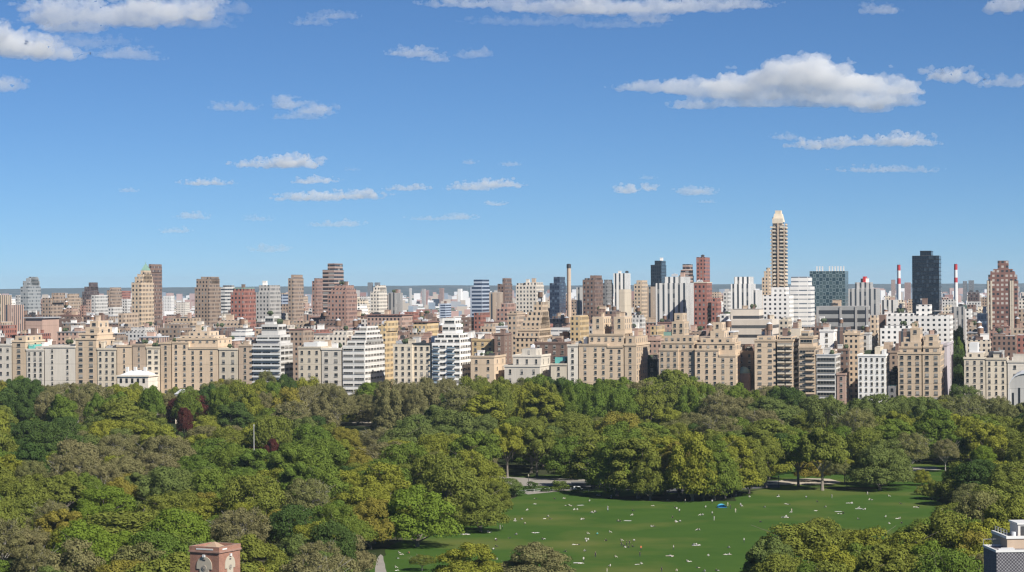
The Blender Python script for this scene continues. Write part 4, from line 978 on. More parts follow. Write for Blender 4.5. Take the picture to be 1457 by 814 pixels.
E(598, None, 788, 38, 'olive', 'airy', D=590, label='small feathery olive treetop at the bottom left of the lawn')
E(262, None, 577, 24, 'red', 'domed', D=1040, label='larger dark red-leaved tree, in the left woods')
E(385, None, 622, 20, 'red', 'domed', D=900, label='smaller dark red-leaved tree, in the left woods')
E(1095, None, 762, 76, 'sage', 'clumpy', D=520, label='sage green tree lowest in the near right clump')
E(1160, None, 738, 80, 'olive', 'domed', D=575, label='olive treetop at the back left of the near right clump')
E(1215, None, 752, 70, 'olive', 'domed', D=580, label='olive treetop behind the middle of the near right clump')
E(1262, None, 780, 90, 'brown', 'full', D=500, label='brownish treetop cut by the bottom edge in the near right clump')
E(1360, None, 782, 80, 'yellow', 'domed', D=490, label='yellowish treetop cut by the bottom edge beside the patterned wall')
E(1400, None, 735, 80, 'yellow', 'clumpy', D=545, label='yellow-green tree directly behind the patterned roof corner')
E(1310, None, 735, 70, 'green', 'domed', D=590, label='mid-green treetop at the top right of the near right clump')
E(1398, None, 634, 34, 'bright', 'domed', D=880, label='vivid green round tree in the right woods')
E(145, None, 692, 78, 'bright', 'domed', D=690, label='vivid green round tree in the left woods above a drive')
E(185, None, 726, 150, 'olive', 'domed', D=610, label='very broad olive-topped tree at lower left near the brick tower')
E(525, None, 702, 62, 'ochre', 'full', D=640, label='ochre tree left of the dense bright green one')
E(545, None, 655, 80, 'yellow', 'full', D=720, label='yellow-green tree up behind the ochre one, left of the lawn')
E(430, None, 632, 90, 'green', 'domed', D=800, label='large rounded green tree left of centre in the woods')
E(960, None, 522, 60, 'olive', 'domed', D=1150, label='tallest treetop of the far woods, before the beige blocks')
E(1410-36, None, 545, 44, 'sage', 'airy', D=1190, label='feathery sage tree against the cream corner blocks')
E(378, None, 524, 34, 'grey', 'airy', D=1270, label='feathery grey tree against the grey balcony block')
E(492, None, 752, 66, 'brown', 'full', D=575, label='brownish tree left of the gravel path at the bottom edge')
E(455, None, 778, 66, 'sage', 'full', D=530, label='sage tree cut by the bottom edge, left of the gravel path')
E(508, None, 571, 56, 'brown', 'full', D=1225, label='brownish tree right behind the small sandy clearing')
E(478, None, 566, 50, 'olive', 'full', D=1215, label='olive tree just left behind the small sandy clearing')
E(540, None, 568, 52, 'brown', 'full', D=1222, label='brownish tree just right behind the small sandy clearing')
E(403, None, 532, 24, 'dark', 'domed', D=1260, label='dark green tree right of the grey balcony block')
for (x, y) in ((757, 698), (790, 699), (773, 700)):
    pass
def inpoly(x, y, poly):
    c = False; j = len(poly)-1
    for i in range(len(poly)):
        xi, yi = poly[i]; xj, yj = poly[j]
        if (yi > y) != (yj > y) and x < (xj-xi)*(y-yi)/(yj-yi)+xi: c = not c
        j = i
    return c
def blocked(g, r):
    x, y = g.x, g.y
    for a in range(0, 360, 45):
        if inpoly(x+r*.75*math.cos(math.radians(a)), y+r*.75*math.sin(math.radians(a)), LAWN): return True
    D = y; X = CX + F*x/D
    if 480 < X < 1075 and D < 600: return True
    if X >= 1060 and X < 1340 and 560 < D < 830: return True
    if 690 < X < 850 and 800 < D < 885: return True
    if 1060 < X < 1380 and 800 < D < 935 : return random.random() < .75
    if 850 < X < 1060 and 770 < D < 860: return True
    if 498 < X < 540 and 1150 < D < 1195: return True
    if 50 < X < 118 and 640 < D < 705: return True
    if 255 < X < 345 and D < 462: return True
    if X > 1400 and D < 500: return True
    return False
rt = random.Random(11)
cand = 0
for D0, D1, r0, r1, n in ((468, 620, 6, 9.5, 1100), (600, 800, 6, 10, 1900), (780, 1000, 6, 11, 2700), (980, 1330, 6, 12, 5000)):
    for _ in range(n):
        D = rt.uniform(D0, D1); X = rt.uniform(-130, 1590)
        if D > line_depth(X, -22): continue
        r = rt.uniform(r0, r1); g = P(X, CY, D); g.z = 0
        if blocked(g, r): continue
        if any((g.x-t['g'].x)**2 + (g.y-t['g'].y)**2 < (.78*(r+t['w']/2))**2 for t in trees): continue
        h = min(23, max(9, r*rt.uniform(1.35, 2.2))) + rt.gauss(0, 1)
        if D > 1080:      # the taller belt along the avenue
            yy = np.interp(X, [0, 250, 400, 520, 640, 800, 960, 1060, 1160, 1220, 1290, 1457], [539, 541, 536, 540, 536, 534, 530, 545, 558, 566, 560, 566]) + rt.uniform(-4, 22)
            h = min(27, max(9, P(X, yy, D).z))
        if D < 640: h = min(h, 18)
        if 655 < X < 850 and 860 < D < 960: h = min(h, 15)
        yt = px(g + Vector((0, 0, h)))[1]
        c = colour_at(X, yt+14, rt)
        kind = 'airy' if c in ('brown', 'grey') and rt.random() < .75 else rt.choice(['domed', 'full', 'full', 'clumpy', 'spreading', 'full'] + (['tall'] if h > 17 else []))
        trees.append(dict(g=g, D=D, h=h, w=2*r, c=c, kind=kind, label=None, x=X, yt=yt, explicit=False))
PROT = [(262, 592, 1040, 16), (385, 631, 900, 12), (360, 626, 850, 3), (258, 554, 1240, 8), (518, 604, 1172, 9), (145, 712, 690, 34), (1398, 650, 880, 15), (185, 548, 1300, 14)]
def covers(t):
    return any(t['D'] < Dp - 2 and t['yt'] < yp and abs(t['x']-xp) < wp + .55*t['w']/t['D']*F for xp, yp, Dp, wp in PROT)
trees = [t for t in trees if t['explicit'] or not covers(t)]
print('trees', len(trees))
size = lambda t: t['w']/t['D']*(t['h'])/t['D']
inview = [t for t in trees if -25 < t['x'] < 1482 and t['yt'] < 812]
inview.sort(key=lambda t: (not t['explicit'], -size(t)))
NMAX = 286
main = inview[:NMAX]; ids = {id(t) for t in main}; rest = [t for t in trees if id(t) not in ids and t['yt'] < 830]
def tree_label(t):
    y = t['yt']
    band = ('topmost' if y < 552 else 'upper' if y < 575 else 'high' if y < 605 else 'midway' if y < 645 else 'low' if y < 700 else 'lowest')
    return f"{COLN[t['c']]} {t['kind']} tree, {band}, under {nick(t['x'])}"
def plant(name, crown, trunk, g, s, rz, lm, label, cat, group, bark=BARK, R=1):
    root = empty(name, g, rz); tag(root, label, cat, group)
    tr = link('trunk', trunk, root); tr.scale = s; cr = link('crown', crown, root); cr.scale = s
    cr.material_slots[0].link = 'OBJECT'; cr.material_slots[0].material = lm
    if bark is not BARK: tr.material_slots[0].link = 'OBJECT'; tr.material_slots[0].material = bark
    return root
for t in main:
    me, tk, R, H, kd = VAR[rt.choice(KIND[t['kind']])]
    s = (t['w']/2/R*rt.uniform(.92, 1.08), t['w']/2/R*rt.uniform(.92, 1.08), t['h']/H)
    plant('park_tree', me, tk, t['g'], s, rt.uniform(0, 6.28), LEAF[t['c']], t['label'] or tree_label(t), 'tree', 'park trees', BARKP if t['kind'] == 'airy' else BARK)
for i, (x, y, w, lab) in enumerate([(757, 699, 22, 'left one of the round shrubs between pale path and lawn'), (796, 699, 24, 'right one of the round shrubs between pale path and lawn'), (776, 700, 12, 'smallest shrub, between two round ones by the pale path'),
        (733, 706, 26, 'dark low shrub at the left corner of the lawn'), (1312, 704, 20, 'low shrub beside the little dark olive tree at the right lawn end'), (822, 701, 14, 'tiny shrub where the shaded drive meets the lawn')]):
    g = ground_at(x, y); s = w/F*depth_of(g)/6.0
    plant('shrub', SHR, SHT, g, (s, s, s*.9), i*1.3, LEAF[['dark','green','dark','dark','olive','green'][i]], lab, 'shrub', 'shrubs at the lawn edge')
# street trees in the canyon right of the twin beige wings
for i in range(11):
    d = 18 + i*34; D = line_depth(1350, d); p = P(1362 - 2 + i*.3, CY, D); p.z = 0
    hh = P(1362, 556 - i*9.2, D).z
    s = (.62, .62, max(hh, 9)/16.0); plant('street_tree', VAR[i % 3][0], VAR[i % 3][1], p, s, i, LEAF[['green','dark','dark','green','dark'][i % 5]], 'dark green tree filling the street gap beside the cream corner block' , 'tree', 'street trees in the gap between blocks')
# the farther trees as one wood (points instancing the crowns)
def wood():
    pts = rest; protos = [0, 1, 2, 3, 4, 7, 8, 9, 10]
    me = bpy.data.meshes.new('distant_wood'); me.vertices.add(len(pts)); co = []
    sc_, ro, ki = [], [], []
    cols = list(LEAF)
    for t in pts:
        co += [t['g'].x, t['g'].y, 0]; v = rt.choice([i for i in KIND.get(t['kind'], [0]) if i in protos] or [2]); me_, tk, R, H, kd = VAR[v]
        sc_ += [t['w']/2/R, t['w']/2/R, t['h']/H]; ro += [0, 0, rt.uniform(0, 6.28)]; ki.append(protos.index(v)*len(cols) + cols.index(t['c']))
    me.vertices.foreach_set('co', co)
    a = me.attributes.new('tscale', 'FLOAT_VECTOR', 'POINT'); a.data.foreach_set('vector', sc_)
    a = me.attributes.new('trot', 'FLOAT_VECTOR', 'POINT'); a.data.foreach_set('vector', ro)
    a = me.attributes.new('tkind', 'INT', 'POINT'); a.data.foreach_set('value', ki)
    o = link('distant_wood', me); o['kind'] = 'stuff'; o['label'] = 'farther treetops of the park merging into one wood below the avenue'; o['category'] = 'wood'
    ng = bpy.data.node_groups.new('wood', 'GeometryNodeTree'); ng.interface.new_socket('Geometry', in_out='INPUT', socket_type='NodeSocketGeometry'); ng.interface.new_socket('Geometry', in_out='OUTPUT', socket_type='NodeSocketGeometry')
    gi = ng.nodes.new('NodeGroupInput'); go = ng.nodes.new('NodeGroupOutput'); jn = ng.nodes.new('GeometryNodeJoinGeometry')
    def attr(n, t):
        q = ng.nodes.new('GeometryNodeInputNamedAttribute'); q.data_type = t; q.inputs[0].default_value = n; return q.outputs[0]
    ts, tr, tk = attr('tscale', 'FLOAT_VECTOR'), attr('trot', 'FLOAT_VECTOR'), attr('tkind', 'INT')
    srcs = {}
    for ob in bpy.data.objects:
        if ob.name.startswith('crown') and ob.data in [VAR[p][0] for p in protos] and ob.data.name not in srcs: srcs[ob.data.name] = ob
    for k in sorted(set(ki)):
        cmp_ = ng.nodes.new('FunctionNodeCompare'); cmp_.data_type = 'INT'; cmp_.operation = 'EQUAL'; ng.links.new(tk, cmp_.inputs[2]); cmp_.inputs[3].default_value = k
        oi = ng.nodes.new('GeometryNodeObjectInfo'); oi.transform_space = 'ORIGINAL'; oi.inputs[0].default_value = srcs[VAR[protos[k//len(cols)]][0].name]
        sm = ng.nodes.new('GeometryNodeSetMaterial'); sm.inputs[2].default_value = LEAF[cols[k % len(cols)]]; ng.links.new(oi.outputs[4] if len(oi.outputs) > 4 else oi.outputs['Geometry'], sm.inputs[0])
        ip = ng.nodes.new('GeometryNodeInstanceOnPoints'); ng.links.new(gi.outputs[0], ip.inputs['Points']); ng.links.new(cmp_.outputs[0], ip.inputs['Selection']); ng.links.new(sm.outputs[0], ip.inputs['Instance'])
        e2r = ng.nodes.new('FunctionNodeEulerToRotation'); ng.links.new(tr, e2r.inputs[0]); ng.links.new(e2r.outputs[0], ip.inputs['Rotation']); ng.links.new(ts, ip.inputs['Scale'])
        ng.links.new(ip.outputs[0], jn.inputs[0])
    ng.links.new(jn.outputs[0], go.inputs[0])
    md = o.modifiers.new('wood', 'NODES'); md.node_group = ng
wood()
# ---------------------------------------------------------------- people on the lawn
SKIN = simple('skin', (.50,.32,.24), .6, .05, 1); HAIR = simple('hair', (.04,.03,.025), .7, .1, 1)
SHIRTS = {'white': simple('shirt_white', (.58,.57,.55), .8, .05, 1), 'cream': simple('shirt_cream', (.50,.44,.35), .8, .05, 1), 'black': simple('shirt_black', (.02,.02,.025), .8, .05, 1), 'teal': simple('shirt_teal', (.08,.50,.45), .8, .05, 1),
          'orange': simple('shirt_orange', (.70,.16,.06), .8, .05, 1), 'light blue': simple('shirt_blue', (.45,.58,.75), .8, .05, 1), 'grey': simple('shirt_grey', (.40,.40,.42), .8, .05, 1)}
TROUS = {'dark': simple('trousers_dark', (.03,.035,.05), .8, .05, 1), 'pale': simple('trousers_pale', (.62,.58,.52), .8, .05, 1)}
def body_mesh(pose):
    if pose == 'standing':
        J = dict(pelvis=(0,0,.93), chest=(0,.02,1.25), neck=(0,0,1.48), head=(0,-.02,1.62), top=(0,0,1.73), ls=(-.19,0,1.42), le=(-.27,.02,1.14), lh=(-.28,-.08,.90), rs=(.19,0,1.42), re=(.26,.03,1.15), rh=(.30,-.12,.94),
                 lp=(-.1,0,.88), lk=(-.13,-.04,.48), la=(-.15,.05,.08), lt=(-.16,-.12,.04), rp=(.1,0,.88), rk=(.13,.02,.48), ra=(.14,.08,.08), rt=(.16,-.09,.04))
    elif pose == 'sitting':
        J = dict(pelvis=(0,0,.12), chest=(0,.06,.42), neck=(0,.05,.64), head=(0,.02,.78), top=(0,.03,.89), ls=(-.19,.06,.58), le=(-.27,-.08,.36), lh=(-.14,-.30,.36), rs=(.19,.06,.58), re=(.30,.20,.32), rh=(.30,.28,.06),
                 lp=(-.1,-.03,.12), lk=(-.16,-.40,.46), la=(-.14,-.62,.08), lt=(-.14,-.80,.05), rp=(.1,-.03,.12), rk=(.18,-.44,.36), ra=(.14,-.80,.08), rt=(.15,-.98,.06))
    else:
        J = dict(pelvis=(0,0,.12), chest=(.30,.02,.14), neck=(.54,.02,.15), head=(.68,.01,.16), top=(.79,.01,.16), ls=(.46,-.19,.13), le=(.24,-.34,.08), lh=(.02,-.36,.05), rs=(.46,.20,.13), re=(.66,.36,.10), rh=(.80,.24,.07),
                 lp=(-.05,-.1,.12), lk=(-.44,-.15,.16), la=(-.82,-.16,.07), lt=(-.86,-.18,.16), rp=(-.05,.1,.12), rk=(-.40,.16,.34), ra=(-.70,.15,.08), rt=(-.84,.18,.05))
    R = dict(pelvis=.15, chest=.155, neck=.06, head=.10, top=.06, ls=.075, le=.045, lh=.035, rs=.075, re=.045, rh=.035, lp=.10, lk=.062, la=.042, lt=.035, rp=.10, rk=.062, ra=.042, rt=.035)
    EDG = [('pelvis','chest'),('chest','neck'),('neck','head'),('head','top'),('chest','ls'),('ls','le'),('le','lh'),('chest','rs'),('rs','re'),('re','rh'),('pelvis','lp'),('lp','lk'),('lk','la'),('la','lt'),('pelvis','rp'),('rp','rk'),('rk','ra'),('ra','rt')]
    names = list(J); me = bpy.data.meshes.new('person_skeleton'); me.from_pydata([J[n] for n in names], [(names.index(a), names.index(b)) for a, b in EDG], [])
    o = bpy.data.objects.new('person_skeleton', me); col.objects.link(o)
    md = o.modifiers.new('s', 'SKIN')
    for i, n in enumerate(names): me.skin_vertices[0].data[i].radius = (R[n], R[n]*(.8 if n in ('pelvis', 'chest') else 1)); me.skin_vertices[0].data[i].use_root = (n == 'pelvis')
    s = o.modifiers.new('u', 'SUBSURF'); s.levels = 1; s.render_levels = 1
    dg = bpy.context.evaluated_depsgraph_get(); ev = o.evaluated_get(dg); out = bpy.data.meshes.new_from_object(ev); out.name = 'person_body'
    bpy.data.objects.remove(o); bpy.data.meshes.remove(me)
    seg = {('neck','head'):0, ('head','top'):1, ('chest','neck'):2, ('pelvis','chest'):2, ('chest','ls'):2, ('ls','le'):2, ('chest','rs'):2, ('rs','re'):2, ('le','lh'):0, ('re','rh'):0}
    out.materials.clear()
    for m in (SKIN, HAIR, SHIRTS['white'], TROUS['dark']): out.materials.append(m)
    for f in out.polygons:
        c = f.center; best, bi = 9, 3
        for a, b in EDG:
            A_, B_ = Vector(J[a]), Vector(J[b]); d = B_-A_; t = max(0, min(1, (c-A_).dot(d)/d.dot(d))); q = (A_+d*t-c).length - (R[a]*(1-t)+R[b]*t)
            if q < best: best = q; bi = seg.get((a, b), 3)
        f.material_index = bi; f.use_smooth = True
    return out
BODY = {p: body_mesh(p) for p in ('standing', 'sitting', 'lying')}
rp = random.Random(3)
ppl = []
def Z(x0, items):
    for it in items: ppl.append((x0+it[0]/4.857, 660+it[1]/4.857, *it[2:]))
w, k = 'white', 'black'
Z(560, [(484,360,w,'sitting'),(440,440,w,'sitting'),(490,486,w,'lying'),(515,487,'cream','lying'),(652,470,w,'sitting'),(668,471,w,'lying'),(706,398,w,'sitting'),(735,437,w,'standing'),(753,440,w,'standing'),(705,523,w,'sitting'),(712,526,k,'sitting'),
 (708,570,k,'sitting'),(690,590,w,'sitting'),(700,658,w,'lying'),(714,660,w,'sitting'),(740,307,w,'sitting'),(740,332,'cream','sitting'),(925,317,w,'sitting'),(980,236,'cream','lying'),(978,275,w,'lying'),(840,385,w,'sitting'),(840,392,w,'lying'),(887,382,w,'sitting'),
 (908,412,'cream','sitting'),(1045,377,w,'lying'),(1068,362,w,'sitting'),(1085,378,k,'lying'),(970,473,w,'lying'),(984,475,w,'lying'),(848,487,'grey','sitting'),(800,510,k,'lying'),(1037,517,w,'lying'),(1028,519,k,'sitting'),(895,602,w,'sitting'),(918,607,w,'sitting'),
 (790,695,w,'sitting'),(1110,240,k,'sitting'),(1180,235,'cream','lying'),(1420,215,w,'lying'),(1355,255,w,'sitting'),(1195,285,w,'lying'),(1213,286,w,'sitting'),(1232,288,'cream','lying'),(1250,315,w,'sitting'),(1270,315,w,'sitting'),(1370,335,w,'sitting'),(1390,330,w,'sitting'),
 (1300,382,w,'sitting'),(1314,383,'cream','sitting'),(1338,480,'cream','sitting'),(1408,484,'teal','sitting'),(1328,520,w,'sitting'),(1345,522,w,'sitting'),(1334,534,w,'sitting'),(1248,556,w,'lying'),(1275,556,'cream','lying'),(1320,602,w,'sitting'),(1190,605,k,'sitting'),
 (1395,630,k,'standing'),(1313,663,w,'standing'),(1283,685,w,'lying'),(1300,686,w,'lying'),(36,615,w,'sitting'),(55,624,'cream','lying'),(105,616,'orange','sitting'),(28,650,w,'lying'),(12,715,w,'sitting'),(22,735,w,'lying')])
Z(840, [(52,214,w,'lying'),(70,215,w,'lying'),(145,222,w,'sitting'),(148,232,w,'lying'),(120,303,w,'standing'),(121,320,'light blue','standing'),(12,335,w,'sitting'),(32,332,w,'sitting'),(290,352,w,'sitting'),(292,322,k,'sitting'),(192,393,'cream','sitting'),(206,396,k,'sitting'),(420,432,w,'sitting'),
 (437,433,'cream','sitting'),(133,470,w,'sitting'),(107,530,k,'sitting'),(590,397,w,'sitting'),(595,399,w,'lying'),(620,397,w,'sitting'),(597,308,w,'sitting'),(615,324,w,'standing'),(582,302,k,'sitting'),(655,255,w,'standing'),(538,248,'cream','lying'),(430,287,'cream','lying'),(797,297,w,'sitting'),
 (760,352,w,'sitting'),(776,352,w,'sitting'),(842,342,w,'standing'),(855,376,w,'standing'),(842,259,w,'standing'),(950,277,'cream','standing'),(968,297,k,'standing'),(1003,322,'cream','standing'),(1038,283,w,'standing'),(1044,290,w,'sitting'),(978,222,'cream','lying'),(1098,226,w,'sitting'),
 (568,370,k,'sitting'),(740,455,'cream','sitting'),(752,456,w,'sitting'),(715,558,w,'sitting'),(732,558,w,'sitting'),(748,559,w,'lying'),(212,527,'cream','sitting'),(240,577,w,'sitting'),(250,548,k,'standing'),(270,548,k,'standing'),(214,557,k,'standing'),(228,566,k,'sitting'),(290,570,k,'sitting'),(262,575,k,'sitting'),
 (302,530,w,'sitting'),(350,584,'orange','standing'),(342,628,k,'standing'),(35,628,k,'standing'),(172,642,'cream','sitting'),(137,705,w,'sitting'),(350,690,w,'sitting'),(322,694,w,'lying'),(115,742,'cream','standing'),(492,735,k,'standing'),(575,580,'grey','standing'),(548,630,w,'lying'),(560,638,w,'lying'),
 (815,634,w,'sitting'),(940,625,w,'lying'),(960,626,w,'sitting'),(668,672,w,'sitting'),(686,674,w,'lying'),(745,715,'cream','lying'),(878,735,w,'lying'),(870,738,k,'sitting'),(597,738,'cream','sitting'),(958,578,'grey','sitting'),(1062,530,w,'standing'),(790,742,'grey','sitting')])
Z(1040, [(330,220,w,'sitting'),(326,224,w,'lying'),(520,229,'grey','sitting'),(380,274,w,'lying'),(400,277,w,'lying'),(420,322,'cream','standing'),(418,332,w,'sitting'),(366,366,w,'lying'),(382,362,w,'sitting'),(398,369,'cream','lying'),(587,322,w,'lying'),(655,297,w,'sitting'),(595,260,k,'sitting'),(697,222,w,'standing'),
 (745,342,w,'lying'),(757,343,w,'lying'),(775,340,k,'sitting'),(806,269,w,'lying'),(820,269,w,'lying'),(836,270,w,'sitting'),(888,302,w,'sitting'),(910,312,w,'lying'),(928,313,w,'sitting'),(944,200,w,'sitting'),(950,206,w,'lying'),(958,245,'cream','sitting'),(970,246,'grey','lying'),(1090,221,w,'sitting'),(1168,273,k,'sitting'),
 (1070,365,w,'sitting'),(877,381,'grey','sitting'),(1150,376,w,'lying'),(1168,375,w,'sitting'),(1270,296,'cream','lying'),(1282,300,w,'sitting'),(1298,297,k,'sitting'),(1093,412,w,'sitting'),(1178,408,k,'sitting'),(202,400,k,'sitting'),(235,298,'grey','sitting')])
def lawn_place(x, y):
    return ('toward the right end' if x > 1160 else 'below the sandy path' if x > 1075 else 'near the blue tarp' if x > 1010 else 'under the hanging tree' if x > 930 else
            'near the ball players' if x > 870 else 'below the shaded drive' if x > 810 else 'above the brown treetop' if x > 740 else 'by the left edge' if x > 690 else 'by the bright green tree')
for (x, y, c, pose) in ppl:
    if not (540 < x < 1335): continue
    g = ground_at(x, y + (1.0 if pose != 'standing' else 3.2), .062)
    o = link('person', BODY[pose], None, g); o.rotation_euler = (0, 0, rp.uniform(0, 6.28) if pose != 'lying' else rp.uniform(-.7, .7) + (math.pi if rp.random() < .5 else 0))
    o.scale = (.84,)*3 if pose != 'lying' else (.76, .76, .9)
    o.material_slots[2].link = 'OBJECT'; o.material_slots[2].material = SHIRTS[c]
    tr = 'pale' if c in ('white', 'cream') and rp.random() < .6 else 'dark'
    o.material_slots[3].link = 'OBJECT'; o.material_slots[3].material = TROUS[tr]
    ydepth = 'far' if y < 715 else ('middle of' if y < 755 else 'near')
    row = 'far side' if y < 718 else ('middle' if y < 760 else 'near side')
    tag(o, f"person in {c} {pose} on the {'far' if y < 718 else 'middle' if y < 760 else 'near'} lawn {lawn_place(x, y)}", 'person', 'people on the lawn')
# picnic blankets
for i, (x, y, c) in enumerate([(893,741,'white'),(991,776,'white'),(953,791,'cream'),(1193,728,'white'),(1222,724,'white'),(762,758,'white'),(826,719,'white'),(1117,736,'white'),(1209,716,'white'),(1035,789,'cream'),(661,760,'white'),(822,801,'white')]):
    g = ground_at(x, y, .075); m = MB(); n = 6
    for a in range(n):
        for b in range(n):
            f = lambda i_, j_: (-1.1+2.2*i_/n, -.8+1.6*j_/n, .03*noise.noise((i_*1.7+i, j_*1.3, 0))+.03)
            m.quad(f(a, b), f(a+1, b), f(a+1, b+1), f(a, b+1))
    o = m.build('picnic_blanket', SHIRTS[c], None, g); o.rotation_euler = (0, 0, rp.uniform(-.6, .6)); tag(o, f"{c} picnic blanket spread on the lawn {lawn_place(x, y)}", 'blanket', 'blankets on the lawn')
# blue sun shelter
g = ground_at(1027, 722, .07); root = empty('sun_shelter', g, .2); root.scale = (.8, .8, .75); tag(root, 'bright blue tarp shelter pitched at the far side of the lawn', 'tent')
m = MB(); n = 8; pts = [(-1.9*math.cos(math.pi*i/n), 1.5*math.sin(math.pi*i/n)) for i in range(n+1)]
for (a, b) in zip(pts, pts[1:]): m.quad((a[0], -1.1, a[1]*.9), (b[0], -1.1, b[1]*.9), (b[0], 1.1, b[1]), (a[0], 1.1, a[1]))
m.quad((-1.9, 1.1, 0), (1.9, 1.1, 0), (1.2, 1.12, 1.1), (-1.2, 1.12, 1.1)); m.build('canopy', simple('tarp_blue', (.12,.60,.88), .6, .05, 1), root)
for s in (-1.85, 1.85): q = MB(); q.tube((s, -1.15, 0), (s*.7, -1.15, 1.1), .03, .03); q.build('pole', DARK, root)
q = MB(); q.box(-1.8, 1.8, -1.6, 1.0, .01, .04); q.build('ground_cloth', simple('cloth_blue', (.04,.25,.5), .7, .05, 1), root)
# vehicles on the shaded drive
def car(x, y, c, label, name='parked_car', L_=4.6, H_=1.5, rz=.1, van=False):
    g = ground_at(x, y, .16); root = empty(name, g, rz); tag(root, label, 'van' if van else 'car', 'vehicles on the park drive')
    h = L_/2; m = MB(); prof = [(-h,.35),(-h,.85),(-h*.75,.95),(-h*.45,H_),(h*.25,H_),(h*.55,.95),(h,.80),(h,.35)] if not van else [(-h,.35),(-h,H_*.95),(-h*.9,H_),(h*.5,H_),(h*.8,H_*.55),(h,H_*.5),(h,.35)]
    i = len(m.v)
    for yy in (-.9, .9): m.v += [(p[0], yy*(.86 if p[1] > 1.2 else 1), p[1]) for p in prof]
    nn = len(prof)
    for k_ in range(nn): m.f.append((k_, (k_+1) % nn, nn+(k_+1) % nn, nn+k_)); m.m.append(0)
    m.f.append(tuple(range(nn-1, -1, -1))); m.m.append(0); m.f.append(tuple(range(nn, 2*nn))); m.m.append(0)
    m.build('body', c, root)
    for s in (-1, 1):
        q = MB(); q.box(-h*.42, h*.3, s*.86-.06, s*.86+.06, H_*.68, H_*.92); q.build('side_window', GLASS, root)
        for xx in (-h*.62, h*.62):
            q = MB(); q.tube((xx, s*.78, .33), (xx, s*.96, .33), .33, .33, 12); q.build('wheel', DARK, root)
CW = simple('car_white', (.85,.85,.85), .3, .03, 1); CG = simple('car_silver', (.55,.56,.58), .3, .03, 1)
car(822, 698, CW, 'little white service van where the shaded drive meets the lawn', 'parked_van', 3.0, 1.5, .12, True)
car(843, 688, CG, 'silver car in the deep shade of the drive', rz=.05)
# flagpole in the left woods
D = 850; p = P(360, CY, D); p.z = 0; root = empty('flagpole', p); tag(root, 'thin white pole rising out of the left woods', 'pole')
q = MB(); q.cyl(0, 0, .16, .08, 0, P(360, 606, D).z, 8); q.build('mast', WHITE, root); q = MB(); q.cyl(0, 0, .17, .17, P(360, 606, D).z+.01, P(360, 606, D).z+.5, 8); q.build('finial', WHITE, root)
# park lamps beside the paths
for i, (x, y) in enumerate([(704, 690), (752, 692), (866, 700), (1066, 699), (1108, 694), (1205, 694)]):
    g = ground_at(x, y); root = empty('street_lamp', g); tag(root, ['slim park lamp at the left end of the pale path', 'slim park lamp by the round shrubs', 'slim park lamp at the shaded drive', 'slim park lamp near the bare pale trunk', 'slim park lamp left on the sandy path', 'slim park lamp right on the sandy path'][i], 'lamp', 'park lamps')
    q = MB(); q.cyl(0, 0, .12, .07, 0, 3.6, 8); q.build('post', DARK, root); q = MB(); q.cyl(0, 0, .16, .28, 3.61, 4.05, 8); q.cyl(0, 0, .28, .03, 4.06, 4.3, 8); q.build('lantern', SHIRTS['cream'], root)
# low lawn fence posts with rail
def fence(pts, label):
    g0 = Vector(pts[0]); root = empty('fence', (g0.x, g0.y, 0)); tag(root, label, 'fence')
    for a, b in zip(pts, pts[1:]):
        a = Vector((*a, 0))-Vector((g0.x, g0.y, 0)); b = Vector((*b, 0))-Vector((g0.x, g0.y, 0)); n = max(1, int((b-a).length/4))
        for k_ in range(n):
            q = a.lerp(b, k_/n); m = MB(); m.cyl(q.x, q.y, .06, .06, 0, 1.15, 5); m.build('post', METAL, root)
        m = MB()
        for z in (.45, 1.05): m.tube((a.x, a.y, z), (b.x, b.y, z), .03, .03, 4)
        m.build('rail', METAL, root)
fence([g2(736, 703), g2(760, 700.5), g2(800, 697.5), g2(850, 701)], 'low grey wire fence along the far left edge of the lawn')

